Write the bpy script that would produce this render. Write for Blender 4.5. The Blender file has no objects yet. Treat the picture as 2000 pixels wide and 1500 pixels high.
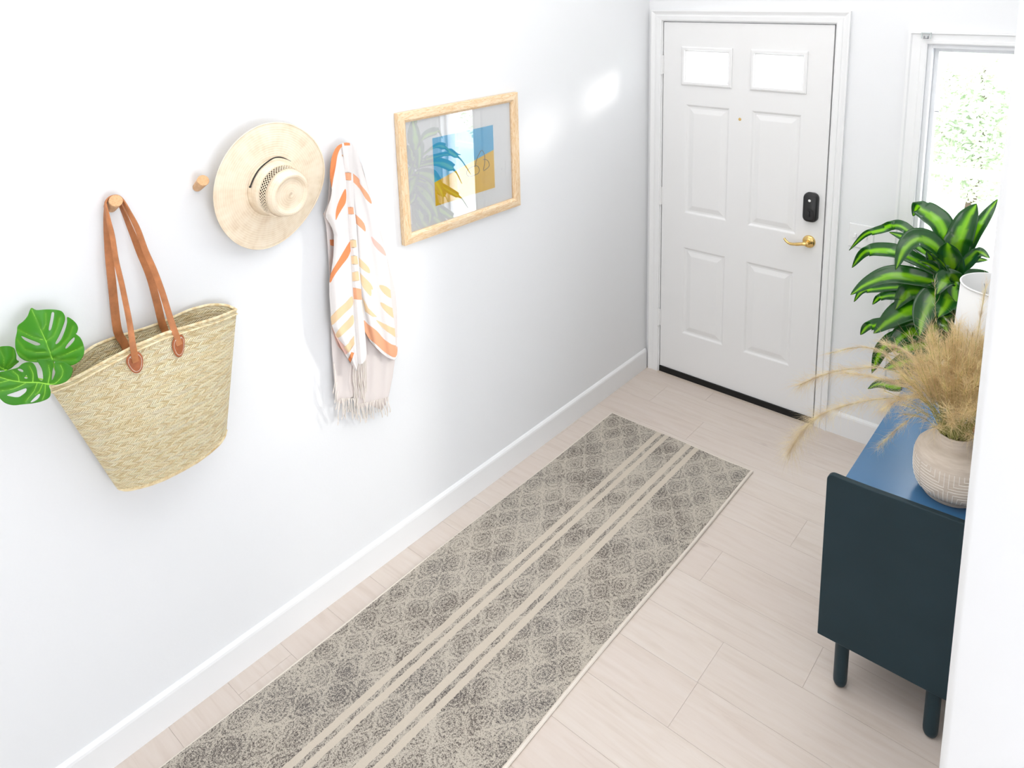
import bpy, bmesh, math, random
from mathutils import Vector, Matrix
from mathutils.geometry import delaunay_2d_cdt
random.seed(7)
PI = math.pi
S = bpy.context.scene
COL = S.collection

# ------------------------------------------------------------------ camera, world, lights, exposure
CAM = Vector((2.1779, -3.5318, 2.2472)); YAW, PITCH, ROLL = -0.6867, 0.1987, -0.0183
FPX, CX, CY = 1451.9, 1074.19, 265.77
FW = Vector((math.sin(YAW)*math.cos(PITCH), math.cos(YAW)*math.cos(PITCH), -math.sin(PITCH)))
R0 = Vector((math.cos(YAW), -math.sin(YAW), 0)); U0 = R0.cross(FW)
RT = math.cos(ROLL)*R0 + math.sin(ROLL)*U0; UP = -math.sin(ROLL)*R0 + math.cos(ROLL)*U0
cd = bpy.data.cameras.new('camera'); cam = bpy.data.objects.new('camera', cd); COL.objects.link(cam)
M3 = Matrix((RT, UP, -FW)).transposed().to_4x4(); M3.translation = CAM
cam.matrix_world = M3
cd.sensor_width = 36; cd.lens = FPX/2000*36
cd.shift_x = (1000-CX)/2000; cd.shift_y = (CY-750)/2000; cd.clip_start = 0.05
S.camera = cam
S.view_settings.view_transform = 'Standard'; S.view_settings.look = 'None'
S.view_settings.gamma = 1.0; S.view_settings.use_curve_mapping = False
S.view_settings.exposure = 0.09

W = bpy.data.worlds.new('daylight'); S.world = W; W.use_nodes = True
bg = W.node_tree.nodes['Background']; bg.inputs[0].default_value = (0.90, 0.95, 1.0, 1); bg.inputs[1].default_value = 5.8

sun = bpy.data.lights.new('sun', 'SUN'); sun.energy = 3.6; sun.angle = math.radians(11); sun.color = (1.0, 0.97, 0.92)
so = bpy.data.objects.new('sun', sun); COL.objects.link(so)
so.rotation_euler = Vector((-1, -1.33, -0.33)).to_track_quat('-Z', 'Y').to_euler()

def area(name, loc, direction, sx, sy, power, color=(1, 1, 1), portal=False):
    l = bpy.data.lights.new(name, 'AREA'); l.shape = 'RECTANGLE'; l.size = sx; l.size_y = sy; l.energy = power; l.color = color
    o = bpy.data.objects.new(name, l); COL.objects.link(o); o.location = loc
    o.rotation_euler = Vector(direction).to_track_quat('-Z', 'Y').to_euler()
    if portal: l.cycles.is_portal = True
    return o
area('rear_fill_light', (2.2, -10.9, 1.55), (0, 1, 0), 4.2, 2.2, 92, (0.95, 0.98, 1.0))  # fill light added in front of the solid rear wall, no window there
area('side_opening_fill', (5.05, -3.4, 1.4), (-1, 0, 0), 2.2, 1.8, 22, (0.80, 0.87, 1.0))  # area light added to boost daylight from the unseen side opening
area('ceiling_fill_light', (1.1, -2.2, 3.17), (0, 0, -1), 1.9, 3.8, 41, (1.0, 0.99, 0.98))  # large soft fill added under the ceiling, no fitting modelled
area('sidelight_portal', (1.58, 0.10, 1.16), (0, -1, 0), 0.30, 1.56, 1, portal=True)

# ------------------------------------------------------------------ helpers
def at(px, py, axis, val):
    """world point seen at photo pixel (px,py) on the plane axis=val"""
    d = FW + RT*((px-CX)/FPX) - UP*((py-CY)/FPX)
    return CAM + d*((val-CAM[axis])/d[axis])
def depth(P): return (Vector(P)-CAM).dot(FW)
def lerp(a, b, t): return a + (b-a)*t
def interp(pts, t):
    n = len(pts)-1; f = max(0, min(0.99999, t))*n; i = int(f); return pts[i].lerp(pts[i+1], f-i)
def catmull(pts, n):
    P = [Vector(p) for p in pts]; P = [P[0]*2-P[1]] + P + [P[-1]*2-P[-2]]; out = []
    for i in range(1, len(P)-2):
        for k in range(n):
            t = k/n; a, b, c, d = P[i-1], P[i], P[i+1], P[i+2]
            out.append(0.5*((2*b)+(c-a)*t+(2*a-5*b+4*c-d)*t*t+(3*b-a-3*c+d)*t**3))
    out.append(P[-2].copy()); return out

class MB:
    def __init__(s): s.v = []; s.f = []; s.uv = {}; s.col = None; s.mi = []
    def add(s, vs, fs, mi=0):
        o = len(s.v); s.v += [tuple(v) for v in vs]; s.f += [tuple(i+o for i in f) for f in fs]; s.mi += [mi]*len(fs); return o
    def box(s, a, b, mi=0):
        (x0, y0, z0), (x1, y1, z1) = a, b
        vs = [(x0,y0,z0),(x1,y0,z0),(x1,y1,z0),(x0,y1,z0),(x0,y0,z1),(x1,y0,z1),(x1,y1,z1),(x0,y1,z1)]
        s.add(vs, [(0,3,2,1),(4,5,6,7),(0,1,5,4),(1,2,6,5),(2,3,7,6),(3,0,4,7)], mi)
    def tube(s, pts, r, n=8, caps=True, mi=0):
        pts = [Vector(p) for p in pts]; m = len(pts); rs = r if isinstance(r, (list, tuple)) else [r]*m
        t0 = (pts[1]-pts[0]).normalized(); nrm = t0.orthogonal().normalized(); vs = []
        for i, p in enumerate(pts):
            t = (pts[min(i+1, m-1)]-pts[max(i-1, 0)]).normalized()
            nrm = (nrm - t*nrm.dot(t)).normalized(); bn = t.cross(nrm)
            for k in range(n):
                a = 2*PI*k/n; vs.append(p+(nrm*math.cos(a)+bn*math.sin(a))*rs[i])
        fs = [(i*n+k, i*n+(k+1) % n, (i+1)*n+(k+1) % n, (i+1)*n+k) for i in range(m-1) for k in range(n)]
        if caps: fs += [tuple(range(n))[::-1], tuple((m-1)*n+k for k in range(n))]
        s.add(vs, fs, mi)
    def lathe(s, prof, c=(0, 0, 0), n=48, mi=0, axis=None):
        vs = []; m = len(prof)
        X, Y, Z = axis if axis else (Vector((1,0,0)), Vector((0,1,0)), Vector((0,0,1)))
        c = Vector(c)
        for r, z in prof:
            for k in range(n):
                a = 2*PI*k/n; vs.append(c + X*(r*math.cos(a)) + Y*(r*math.sin(a)) + Z*z)
        fs = [(i*n+k, i*n+(k+1) % n, (i+1)*n+(k+1) % n, (i+1)*n+k) for i in range(m-1) for k in range(n)]
        s.add(vs, fs, mi)
    def prism(s, poly, d, mi=0):
        """poly list of Vectors (planar), extruded by d"""
        n = len(poly); d = Vector(d); vs = [Vector(p) for p in poly] + [Vector(p)+d for p in poly]
        fs = [tuple(range(n))[::-1], tuple(range(n, 2*n))] + [(i, (i+1) % n, n+(i+1) % n, n+i) for i in range(n)]
        s.add(vs, fs, mi)
    def build(s, name, mats, parent=None, smooth=False, bevel=0, kind=None, sharp=40, origin=None):
        me = bpy.data.meshes.new(name)
        vs = s.v
        if origin is not None: o0 = Vector(origin); vs = [tuple(Vector(v)-o0) for v in s.v]
        me.from_pydata(vs, [], s.f)
        if not isinstance(mats, (list, tuple)): mats = [mats]
        for m in mats: me.materials.append(m)
        if len(mats) > 1: me.polygons.foreach_set('material_index', s.mi)
        if s.uv:
            l = me.uv_layers.new(name='UVMap')
            for lo in me.loops: l.data[lo.index].uv = s.uv.get(lo.vertex_index, (0, 0))
        bm = bmesh.new(); bm.from_mesh(me); bmesh.ops.recalc_face_normals(bm, faces=bm.faces); bm.to_mesh(me); bm.free()
        if s.col:
            ca = me.color_attributes.new('tint', 'FLOAT_COLOR', 'POINT')
            for i, c in enumerate(s.col): ca.data[i].color = (c[0], c[1], c[2], 1)
        if smooth:
            me.polygons.foreach_set('use_smooth', [True]*len(me.polygons))
            try: me.set_sharp_from_angle(angle=math.radians(sharp))
            except Exception: pass
        o = bpy.data.objects.new(name, me); COL.objects.link(o)
        if origin is not None: o.location = origin
        if bevel:
            b = o.modifiers.new('bevel', 'BEVEL'); b.width = bevel; b.segments = 2; b.limit_method = 'ANGLE'; b.angle_limit = math.radians(40)
        if parent is not None:
            o.parent = parent; o.location = Vector(o.location) - Vector(parent_world(parent))
        if kind: o['kind'] = kind
        return o
WORLD = {}
def parent_world(p):
    v = Vector((0, 0, 0))
    while p is not None: v += Vector(p.location); p = p.parent
    return v
def thing(name, loc, label, cat, group=None):
    o = bpy.data.objects.new(name, None); o.empty_display_size = 0.05; COL.objects.link(o); o.location = loc
    o['label'] = label; o['category'] = cat
    if group: o['group'] = group
    return o
def tag(o, label, cat, group=None, kind=None):
    o['label'] = label; o['category'] = cat
    if group: o['group'] = group
    if kind: o['kind'] = kind
    return o

# ------------------------------------------------------------------ materials
def mat(name, color=(.8,.8,.8), rough=.5, spec=.5, metal=0, **k):
    m = bpy.data.materials.new(name); m.use_nodes = True; b = m.node_tree.nodes['Principled BSDF']
    b.inputs['Base Color'].default_value = (*color, 1); b.inputs['Roughness'].default_value = rough
    b.inputs['Specular IOR Level'].default_value = spec; b.inputs['Metallic'].default_value = metal
    return m
class NT:
    def __init__(s, m): s.t = m.node_tree; s.n = s.t.nodes; s.b = s.n['Principled BSDF']
    def new(s, typ, **k):
        n = s.n.new(typ)
        for a, v in k.items(): setattr(n, a, v)
        return n
    def link(s, a, b): s.t.links.new(a, b)
    def put(s, inp, v):
        if hasattr(v, 'links') or hasattr(v, 'is_linked'): s.link(v, inp)
        else: inp.default_value = v
    def math(s, op, a, b=None, c=None, clamp=False):
        n = s.new('ShaderNodeMath', operation=op); n.use_clamp = clamp; s.put(n.inputs[0], a)
        if b is not None: s.put(n.inputs[1], b)
        if c is not None: s.put(n.inputs[2], c)
        return n.outputs[0]
    def obj(s): return s.new('ShaderNodeTexCoord').outputs['Object']
    def uvc(s): return s.new('ShaderNodeTexCoord').outputs['UV']
    def sep(s, v): n = s.new('ShaderNodeSeparateXYZ'); s.link(v, n.inputs[0]); return n.outputs
    def comb(s, x, y, z=0.0):
        n = s.new('ShaderNodeCombineXYZ')
        for i, v in enumerate((x, y, z)): s.put(n.inputs[i], v)
        return n.outputs[0]
    def scale(s, v, sc):
        n = s.new('ShaderNodeVectorMath', operation='MULTIPLY'); s.link(v, n.inputs[0]); n.inputs[1].default_value = sc; return n.outputs[0]
    def noise(s, v, sc, det=2, rough=.5, dist=0):
        n = s.new('ShaderNodeTexNoise'); s.link(v, n.inputs['Vector']); n.inputs['Scale'].default_value = sc
        n.inputs['Detail'].default_value = det; n.inputs['Roughness'].default_value = rough; n.inputs['Distortion'].default_value = dist
        return n.outputs['Fac']
    def ramp(s, f, stops):
        n = s.new('ShaderNodeValToRGB'); s.put(n.inputs[0], f); e = n.color_ramp.elements
        while len(e) > 1: e.remove(e[0])
        e[0].position = stops[0][0]; e[0].color = (*stops[0][1], 1)
        for p, c in stops[1:]: q = e.new(p); q.color = (*c, 1)
        return n.outputs[0]
    def mix(s, f, a, b, mode='MIX'):
        n = s.new('ShaderNodeMix', data_type='RGBA', blend_type=mode); s.put(n.inputs[0], f)
        for i, v in ((6, a), (7, b)):
            if isinstance(v, tuple): n.inputs[i].default_value = (*v[:3], 1)
            else: s.link(v, n.inputs[i])
        return n.outputs[2]
    def bump(s, h, st=.3, dist=.002):
        n = s.new('ShaderNodeBump'); n.inputs['Strength'].default_value = st; n.inputs['Distance'].default_value = dist
        s.put(n.inputs['Height'], h); s.link(n.outputs[0], s.b.inputs['Normal'])
    def base(s, c): s.link(c, s.b.inputs['Base Color'])

def m_wall(name, c):
    m = mat(name, c, .75, .25); n = NT(m); o = n.obj(); n.bump(n.noise(o, 110, 3, .6), .12, .0015); return m
WALL = m_wall('wall_paint', (.825, .835, .85))
CEIL = m_wall('ceiling_paint', (.86, .86, .86))
TRIM = mat('white_trim_paint', (.85, .855, .86), .4, .4)
DOORW = mat('white_door_paint', (.83, .83, .83), .42, .35)
VINYL = mat('white_vinyl', (.80, .81, .83), .4, .4)
BLACK = mat('black_rubber', (.008, .008, .008), .6, .3)
BLKPL = mat('black_plastic', (.012, .012, .013), .38, .45)
BRASS = mat('polished_brass', (.80, .56, .22), .22, .5, 1)
STEEL = mat('grey_metal', (.35, .36, .38), .35, .5, 1)
WHITE = mat('white_marking', (.85, .85, .83), .5)

def glass(name, tr=(1,1,1), gloss=.06, rough=0.0, ior=1.5):
    m = bpy.data.materials.new(name); m.use_nodes = True; t = m.node_tree; t.nodes.clear()
    o = t.nodes.new('ShaderNodeOutputMaterial'); mx = t.nodes.new('ShaderNodeMixShader')
    a = t.nodes.new('ShaderNodeBsdfTransparent'); a.inputs[0].default_value = (*tr, 1)
    g = t.nodes.new('ShaderNodeBsdfGlossy'); g.inputs['Roughness'].default_value = rough
    lw = t.nodes.new('ShaderNodeLayerWeight'); lw.inputs[0].default_value = .5; f0 = ((ior-1)/(ior+1))**2
    pw = t.nodes.new('ShaderNodeMath'); pw.operation = 'POWER'; t.links.new(lw.outputs['Facing'], pw.inputs[0]); pw.inputs[1].default_value = 5
    f = t.nodes.new('ShaderNodeMath'); f.operation = 'MULTIPLY_ADD'; t.links.new(pw.outputs[0], f.inputs[0]); f.inputs[1].default_value = 1-f0; f.inputs[2].default_value = f0
    t.links.new(f.outputs[0], mx.inputs[0]); t.links.new(a.outputs[0], mx.inputs[1]); t.links.new(g.outputs[0], mx.inputs[2])
    t.links.new(mx.outputs[0], o.inputs[0]); return m
PANE = glass('window_glass')
PICGLASS = glass('picture_glass', ior=2.5)
def frosted():
    m = bpy.data.materials.new('frosted_glass'); m.use_nodes = True; t = m.node_tree; t.nodes.clear()
    o = t.nodes.new('ShaderNodeOutputMaterial'); mx = t.nodes.new('ShaderNodeMixShader'); mx.inputs[0].default_value = .25
    a = t.nodes.new('ShaderNodeBsdfTransparent'); g = t.nodes.new('ShaderNodeBsdfTranslucent'); g.inputs[0].default_value = (.95, .97, 1, 1)
    t.links.new(a.outputs[0], mx.inputs[1]); t.links.new(g.outputs[0], mx.inputs[2]); t.links.new(mx.outputs[0], o.inputs[0]); return m
FROST = frosted()

def m_floor():
    m = mat('whitewashed_oak', (.6,.5,.45), .42, .4); n = NT(m); o = n.obj()
    at_ = n.new('ShaderNodeAttribute', attribute_name='tint').outputs['Color']
    g = n.new('ShaderNodeSeparateColor'); n.link(at_, g.inputs[0]); r1, r2 = g.outputs[0], g.outputs[1]
    off = n.comb(n.math('MULTIPLY', r1, 37.0), n.math('MULTIPLY', r2, 19.0), 0.0)
    ad = n.new('ShaderNodeVectorMath', operation='ADD'); n.link(o, ad.inputs[0]); n.link(off, ad.inputs[1]); p = ad.outputs[0]
    grain = n.noise(n.scale(p, (2.4, 26, 1)), 1.6, 5, .55, .8)
    fine = n.noise(n.scale(p, (14, 220, 1)), 1.3, 3, .6)
    cloud = n.noise(n.scale(p, (1.6, 6, 1)), 1.5, 3, .6, 1.2)
    knot = n.noise(n.scale(p, (3.2, 9, 1)), 1.7, 2, .5)
    c = n.ramp(grain, [(.28, (.56, .475, .40)), (.46, (.63, .55, .475)), (.72, (.675, .61, .545))])
    c = n.mix(n.math('MULTIPLY', fine, .22), c, (.59, .49, .41))
    c = n.mix(n.math('MULTIPLY', cloud, .6), c, (.665, .60, .545))
    kf = n.ramp(knot, [(.70, (0,0,0)), (.80, (1,1,1))])
    c = n.mix(n.math('MULTIPLY', kf, .45), c, (.42, .34, .30))
    c = n.mix(n.math('MULTIPLY', r2, .22), c, (.60, .50, .44))
    c = n.mix(1.0, c, (1.06, 1.06, 1.08), 'MULTIPLY'); n.base(c); n.bump(n.math('ADD', grain, fine), .08, .001)
    rr = n.math('MULTIPLY_ADD', fine, .12, .33); n.link(rr, n.b.inputs['Roughness']); return m

def m_rug():
    m = mat('woven_runner', (.5,.5,.5), .95, .1); n = NT(m); o = n.obj(); x, y, z = n.sep(o)
    sp = n.noise(n.scale(o, (1, 1, 0)), 250, 1.5, .55, 1.3)
    sp2 = n.noise(n.scale(o, (1, 1, 0)), 260, 1, .5)
    big = n.noise(o, 7, 3, .6, .4)
    P = .118
    wob = n.math('MULTIPLY', n.math('SUBTRACT', n.noise(o, 14, 2), .5), .05)
    u = n.math('DIVIDE', n.math('ADD', n.math('ADD', x, n.math('MULTIPLY', y, .75)), wob), P)
    v = n.math('DIVIDE', n.math('ADD', n.math('SUBTRACT', x, n.math('MULTIPLY', y, .75)), wob), P)
    du = n.math('SUBTRACT', n.math('FRACT', u), .5); dv = n.math('SUBTRACT', n.math('FRACT', v), .5)
    edge = n.math('MAXIMUM', n.math('ABSOLUTE', du), n.math('ABSOLUTE', dv))      # .5 at lattice lines
    rad = n.math('SQRT', n.math('ADD', n.math('MULTIPLY', du, du), n.math('MULTIPLY', dv, dv)))
    ring = n.math('SINE', n.math('MULTIPLY', rad, 40.0))
    lat = n.math('MULTIPLY', n.math('SUBTRACT', edge, .43), 9.0, clamp=True)
    star = n.math('SUBTRACT', 1.0, n.math('MULTIPLY', n.math('MINIMUM', n.math('ABSOLUTE', du), n.math('ABSOLUTE', dv)), 14.0), clamp=True)
    star = n.math('MULTIPLY', star, n.math('MULTIPLY', n.math('SUBTRACT', rad, .30), 3.0, clamp=True))
    th = n.math('MULTIPLY_ADD', ring, .034, .545)
    th = n.math('SUBTRACT', th, n.math('MULTIPLY', lat, .13))
    th = n.math('SUBTRACT', th, n.math('MULTIPLY', star, .0))
    th = n.math('ADD', th, n.math('MULTIPLY', n.math('SUBTRACT', .51, big), .27))
    th = n.math('SUBTRACT', th, n.math('MULTIPLY', n.math('MULTIPLY', n.math('SUBTRACT', .2, rad), 6, clamp=True), -.03))
    spk = n.math('MULTIPLY_ADD', sp2, .35, n.math('MULTIPLY', sp, .65))
    dark = n.math('MULTIPLY', n.math('SUBTRACT', th, spk), 7.0, clamp=True)
    # plain cream stripes
    def band(a, b):
        w = n.math('MULTIPLY', n.math('SUBTRACT', n.noise(o, 60, 1), .5), .006)
        xx = n.math('ADD', x, w); return n.math('MULTIPLY', n.math('GREATER_THAN', xx, a), n.math('LESS_THAN', xx, b))
    bs = n.math('ADD', n.math('ADD', band(.412, .438), band(.456, .481)), n.math('ADD', band(.577, .606), band(.624, .650)))
    dark = n.math('MULTIPLY', dark, n.math('SUBTRACT', 1.0, n.math('MULTIPLY', bs, .97), clamp=True))
    dc = n.ramp(n.noise(o, 3.1, 2), [(.4, (.105, .088, .080)), (.6, (.115, .105, .103))])
    cr = n.mix(n.math('MULTIPLY', n.noise(o, 5, 2), .6), (.56, .505, .425), (.52, .48, .42))
    cr = n.mix(n.math('MULTIPLY', bs, .5, clamp=True), cr, (.66, .575, .475))
    c = n.mix(n.math('MULTIPLY', dark, .96), cr, dc); n.base(c)
    n.bump(n.math('ADD', n.noise(o, 420, 1), n.math('MULTIPLY', dark, -.6)), .5, .002); return m

def m_wood(name, c0, c1, axis=(1, 1, 1), sc=1.0, rough=.5):
    m = mat(name, c0, rough, .35); n = NT(m); o = n.obj(); p = n.scale(o, axis)
    g = n.noise(p, 7*sc, 4, .6, 1.6); c = n.ramp(g, [(.35, c0), (.5, lerp3(c0, c1, .35)), (.56, c1), (.64, lerp3(c0, c1, .3)), (.8, c0)])
    n.base(c); return m
def lerp3(a, b, t): return tuple(a[i]+(b[i]-a[i])*t for i in range(3))
PINE_H = m_wood('pine_frame_horizontal', (.86, .69, .49), (.72, .48, .25), (10, 1.6, 9), 1.4)
PINE_V = m_wood('pine_frame_vertical', (.86, .68, .47), (.72, .47, .24), (10, 9, 1.6), 1.4)
PEG = m_wood('oak_peg', (.72, .44, .23), (.58, .32, .15), (3, 8, 8), 2)
LAMPW = m_wood('lamp_wood', (.45, .22, .10), (.33, .15, .06), (3, 3, 12), 1)

def m_tinted(name, rough=.6, spec=.3, trans=0.0, bumpsc=0, noisy=0):
    m = mat(name, (.8,.8,.8), rough, spec); n = NT(m); c = n.new('ShaderNodeAttribute', attribute_name='tint').outputs['Color']
    if noisy:
        o = n.obj(); c = n.mix(n.math('MULTIPLY', n.noise(o, noisy, 2), .25), c, (.03, .10, .01))
    n.base(c)
    if bumpsc: n.bump(n.noise(n.obj(), bumpsc, 2), .3, .001)
    if trans:
        out = n.n['Material Output']; mx = n.new('ShaderNodeMixShader'); mx.inputs[0].default_value = trans
        tb = n.new('ShaderNodeBsdfTranslucent'); n.link(n.mix(1.0, c, (1.7, 1.5, 1.2), 'MULTIPLY'), tb.inputs[0]); n.link(n.b.outputs[0], mx.inputs[1]); n.link(tb.outputs[0], mx.inputs[2]); n.link(mx.outputs[0], out.inputs[0])
    return m
LEAFM = m_tinted('monstera_leaf_green', .42, .4, .25, 0, 25)
VEIN = mat('pale_vein', (.32, .70, .06), .5)
TOWEL = m_tinted('cotton_towel', .95, .05, .15, 900)
DRAC = m_tinted('dracaena_leaf', .22, .8, .50); DRAC.node_tree.nodes['Principled BSDF'].inputs['Coat Weight'].default_value = .7; DRAC.node_tree.nodes['Principled BSDF'].inputs['Coat Roughness'].default_value = .12

def m_leather(name, c):
    m = mat(name, c, .5, .35); n = NT(m); o = n.obj(); g = n.noise(o, 30, 4, .6)
    n.base(n.ramp(g, [(.3, tuple(v*.72 for v in c)), (.6, c), (.85, tuple(min(1, v*1.3) for v in c))])); n.bump(n.noise(o, 300, 2), .2, .001); return m
LEATHER = m_leather('tan_leather', (.50, .195, .075))
LEATHER2 = m_leather('reddish_leather', (.44, .14, .055))
STITCH = mat('white_thread', (.85, .78, .70), .8)

def m_weave():
    m = mat('woven_palm_straw', (.7,.6,.4), .7, .2); n = NT(m); uv = n.uvc(); u, v, _ = n.sep(uv)
    H = .020; WD = .0088
    row = n.math('DIVIDE', v, H); fr = n.math('FRACT', row); ridx = n.math('FLOOR', row)
    tri = n.math('ABSOLUTE', n.math('SUBTRACT', fr, .5))
    q = n.math('DIVIDE', n.math('ADD', n.math('ADD', u, n.math('MULTIPLY', tri, H*1.7)), n.math('MULTIPLY', ridx, .0017)), WD)
    fq = n.math('FRACT', q); st = n.math('FLOOR', q)
    prof = n.math('SINE', n.math('MULTIPLY', fq, PI))
    prow = n.math('SINE', n.math('MULTIPLY', n.math('FRACT', n.math('MULTIPLY', row, 2.0)), PI))
    h = n.math('MULTIPLY', n.math('POWER', prof, .5), n.math('POWER', prow, .35))
    wn = n.new('ShaderNodeTexWhiteNoise', noise_dimensions='3D'); n.link(n.comb(st, n.math('FLOOR', n.math('MULTIPLY', row, 2.0)), 0.0), wn.inputs['Vector']); rnd = wn.outputs['Value']
    streak = n.noise(n.scale(uv, (14, 90, 1)), 1.0, 3, .6)
    c = n.ramp(rnd, [(0, (.72, .56, .30)), (.35, (.88, .75, .46)), (.75, (.97, .87, .60)), (1, (.86, .79, .54))])
    c = n.mix(n.ramp(streak, [(.42, (0,0,0)), (.7, (.45,.45,.45))]), c, (.88, .68, .42))
    c = n.mix(n.ramp(n.noise(n.scale(uv, (8, 60, 1)), 1.3, 2), [(.5, (0,0,0)), (.75, (.6,.6,.6))]), c, (.84, .80, .66))
    gap = n.math('SUBTRACT', 1.0, n.math('MULTIPLY', h, 2.4), clamp=True)
    c = n.mix(n.math('MULTIPLY', gap, .55), c, (.34, .22, .08)); n.base(c); n.bump(h, 1.0, .003); return m
WEAVE = m_weave()
RIMM = mat('straw_rim', (.80, .66, .40), .7, .2); _n = NT(RIMM); _n.bump(_n.noise(_n.obj(), 160, 2), .5, .002)
_n.base(_n.ramp(_n.noise(_n.obj(), 60, 2), [(.35, (.66, .50, .27)), (.6, (.85, .74, .50))]))

def m_hat():
    m = mat('hat_straw', (.82,.68,.48), .75, .15); n = NT(m); uv = n.uvc(); r, a, _ = n.sep(uv)
    ring = n.math('SINE', n.math('MULTIPLY', r, 2*PI/.0075)); ang = n.math('SINE', n.math('MULTIPLY', a, 300.0))
    h = n.math('ADD', n.math('MULTIPLY', ring, .6), n.math('MULTIPLY', ang, .25))
    c = n.ramp(n.math('MULTIPLY_ADD', h, .12, n.noise(n.obj(), 25, 2)), [(.2, (.76, .61, .44)), (.5, (.88, .75, .58)), (.8, (.92, .81, .65))])
    n.base(c); n.bump(h, .35, .0010); return m
HAT = m_hat()
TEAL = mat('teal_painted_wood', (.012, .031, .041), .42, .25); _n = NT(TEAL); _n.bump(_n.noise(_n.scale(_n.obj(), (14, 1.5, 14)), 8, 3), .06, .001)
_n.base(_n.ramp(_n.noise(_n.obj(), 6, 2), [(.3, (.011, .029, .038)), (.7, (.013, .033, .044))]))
TEALTOP = mat('top_paint_sky_reflection', (.055, .165, .33), .24, .6); _n = NT(TEALTOP); _n.bump(_n.noise(_n.scale(_n.obj(), (40, 3, 10)), 8, 3), .08, .001)  # bluish top paint, lightened with the window's sky reflection painted in
CLAY = mat('matte_clay', (.50, .435, .365), .85, .15); _n = NT(CLAY); _n.bump(_n.noise(_n.obj(), 180, 3), .2, .001)
_n.base(_n.ramp(_n.noise(_n.scale(_n.obj(), (4, 4, 30)), 6, 3), [(.3, (.57, .49, .41)), (.7, (.67, .59, .51))]))
CLAYL = mat('white_clay_line', (.88, .84, .78), .8, .1)
SHADE = mat('lampshade_white', (.82, .82, .81), .8, .1)
POTM = mat('black_planter', (.015, .02, .03), .35, .4)
STEMM = mat('plant_cane', (.05, .09, .02), .7, .2)
def m_straw(name, c, tr=.35):
    m = mat(name, c, .8, .1); n = NT(m); out = n.n['Material Output']; mx = n.new('ShaderNodeMixShader'); mx.inputs[0].default_value = tr
    col = n.ramp(n.noise(n.obj(), 30, 2), [(.3, tuple(v*.75 for v in c)), (.7, tuple(min(1, v*1.12) for v in c))]); n.base(col)
    tb = n.new('ShaderNodeBsdfTranslucent'); n.link(col, tb.inputs[0]); n.link(n.b.outputs[0], mx.inputs[1]); n.link(tb.outputs[0], mx.inputs[2]); n.link(mx.outputs[0], out.inputs[0]); return m
PLUME = m_straw('dried_plume', (1.0, .79, .50), .55); PALEPL = m_straw('pale_plume', (1.0, .82, .60), .5); GSTEM = m_straw('dried_stem', (.42, .42, .13), .15)
MAT_B = mat('picture_mat', (.88, .885, .89), .9, .1)
SKYB = mat('print_blue', (.08, .48, .78), .7, .1); SKYT = mat('print_teal', (.04, .45, .62), .7, .1); YEL = mat('print_yellow', (.88, .55, .04), .7, .1)
LINEB = mat('print_line', (.12, .08, .06), .7, .1)
CORD = mat('black_cord', (.01, .01, .01), .6)

# ------------------------------------------------------------------ room shell
XR, YC = 1.98, -2.0        # right wall surface, its free end
H = 3.2
# floor: planks of one mesh running along X
m = MB(); m.col = []
m.box((-.15, -11.0, -.06), (5.2, .16, -.0015)); m.col += [(0, 0, 0)]*8
PW = .1925; known = {0: 1.243, 2: 1.04, 3: 1.512, 5: 1.237}
for r in range(-5, 54):
    y1 = -.709 - r*PW; y0 = y1-PW
    if y0 > .15: continue
    rr = random.Random(r*7+3); j = known.get(r, rr.uniform(0, 1.22)); L = 1.22; x = j
    while x > -.15: x -= L
    while x < 5.2:
        a, b = max(-.15, x)+.0004, min(5.2, x+L)-.0004
        if b > a:
            ya, yb = max(-11, y0)+.0004, min(.16, y1)-.0004
            if yb > ya:
                m.add([(a, ya, 0), (b, ya, 0), (b, yb, 0), (a, yb, 0), (a, ya, -.0012), (b, ya, -.0012), (b, yb, -.0012), (a, yb, -.0012)], [(0,1,2,3),(0,4,5,1),(1,5,6,2),(2,6,7,3),(3,7,4,0)])
                q = (rr.random(), rr.random(), 0); m.col += [q]*8
        x += L
m.build('floor', m_floor(), kind='structure')
def struct(name, boxes, mt, bevel=0):
    m = MB()
    for a, b in boxes: m.box(a, b)
    return m.build(name, mt, bevel=bevel, kind='structure')
struct('wall_left', [((-.15, -11, 0), (0, .15, H))], WALL)
DX0, DX1, DZ1 = .093, 1.007, 2.048
GX0, GX1, GZ0, GZ1 = 1.405, 1.765, .36, 1.975
struct('wall_back', [((0, 0, DZ1+.012), (GX0, .15, H)), ((0, 0, 0), (DX0-.012, .15, DZ1+.012)), ((DX1+.012, 0, 0), (GX0, .15, DZ1+.012)),
                     ((GX0, 0, GZ1), (GX1, .15, H)), ((GX0, 0, 0), (GX1, .15, GZ0)), ((GX1, 0, 0), (5.2, .15, H))], WALL)
# right wall with rounded free end
m = MB(); r = .018; poly = [Vector((XR, 0, 0)), ]
pts = [(XR, 0)] + [(XR+r-r*math.cos(a), YC+r-r*math.sin(a)) for a in [i*PI/2/8 for i in range(9)]] + [(XR+.30-r+r*math.sin(a), YC+r-r*math.cos(a)) for a in [i*PI/2/8 for i in range(9)]] + [(XR+.30, 0)]
m.prism([Vector((a, b, 0)) for a, b in pts], (0, 0, H)); m.build('wall_right', WALL, smooth=True, kind='structure')
struct('wall_side', [((5.1, -11, 0), (5.25, -4.5, H)), ((5.1, -2.3, 0), (5.25, .15, H)), ((5.1, -4.5, 0), (5.25, -2.3, .5)), ((5.1, -4.5, 2.3), (5.25, -2.3, H))], WALL)
struct('wall_rear', [((-.15, -11.15, 0), (5.25, -11, H))], WALL)
struct('ceiling', [((-.15, -11.15, H), (5.25, .15, H+.1))], CEIL)
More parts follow.
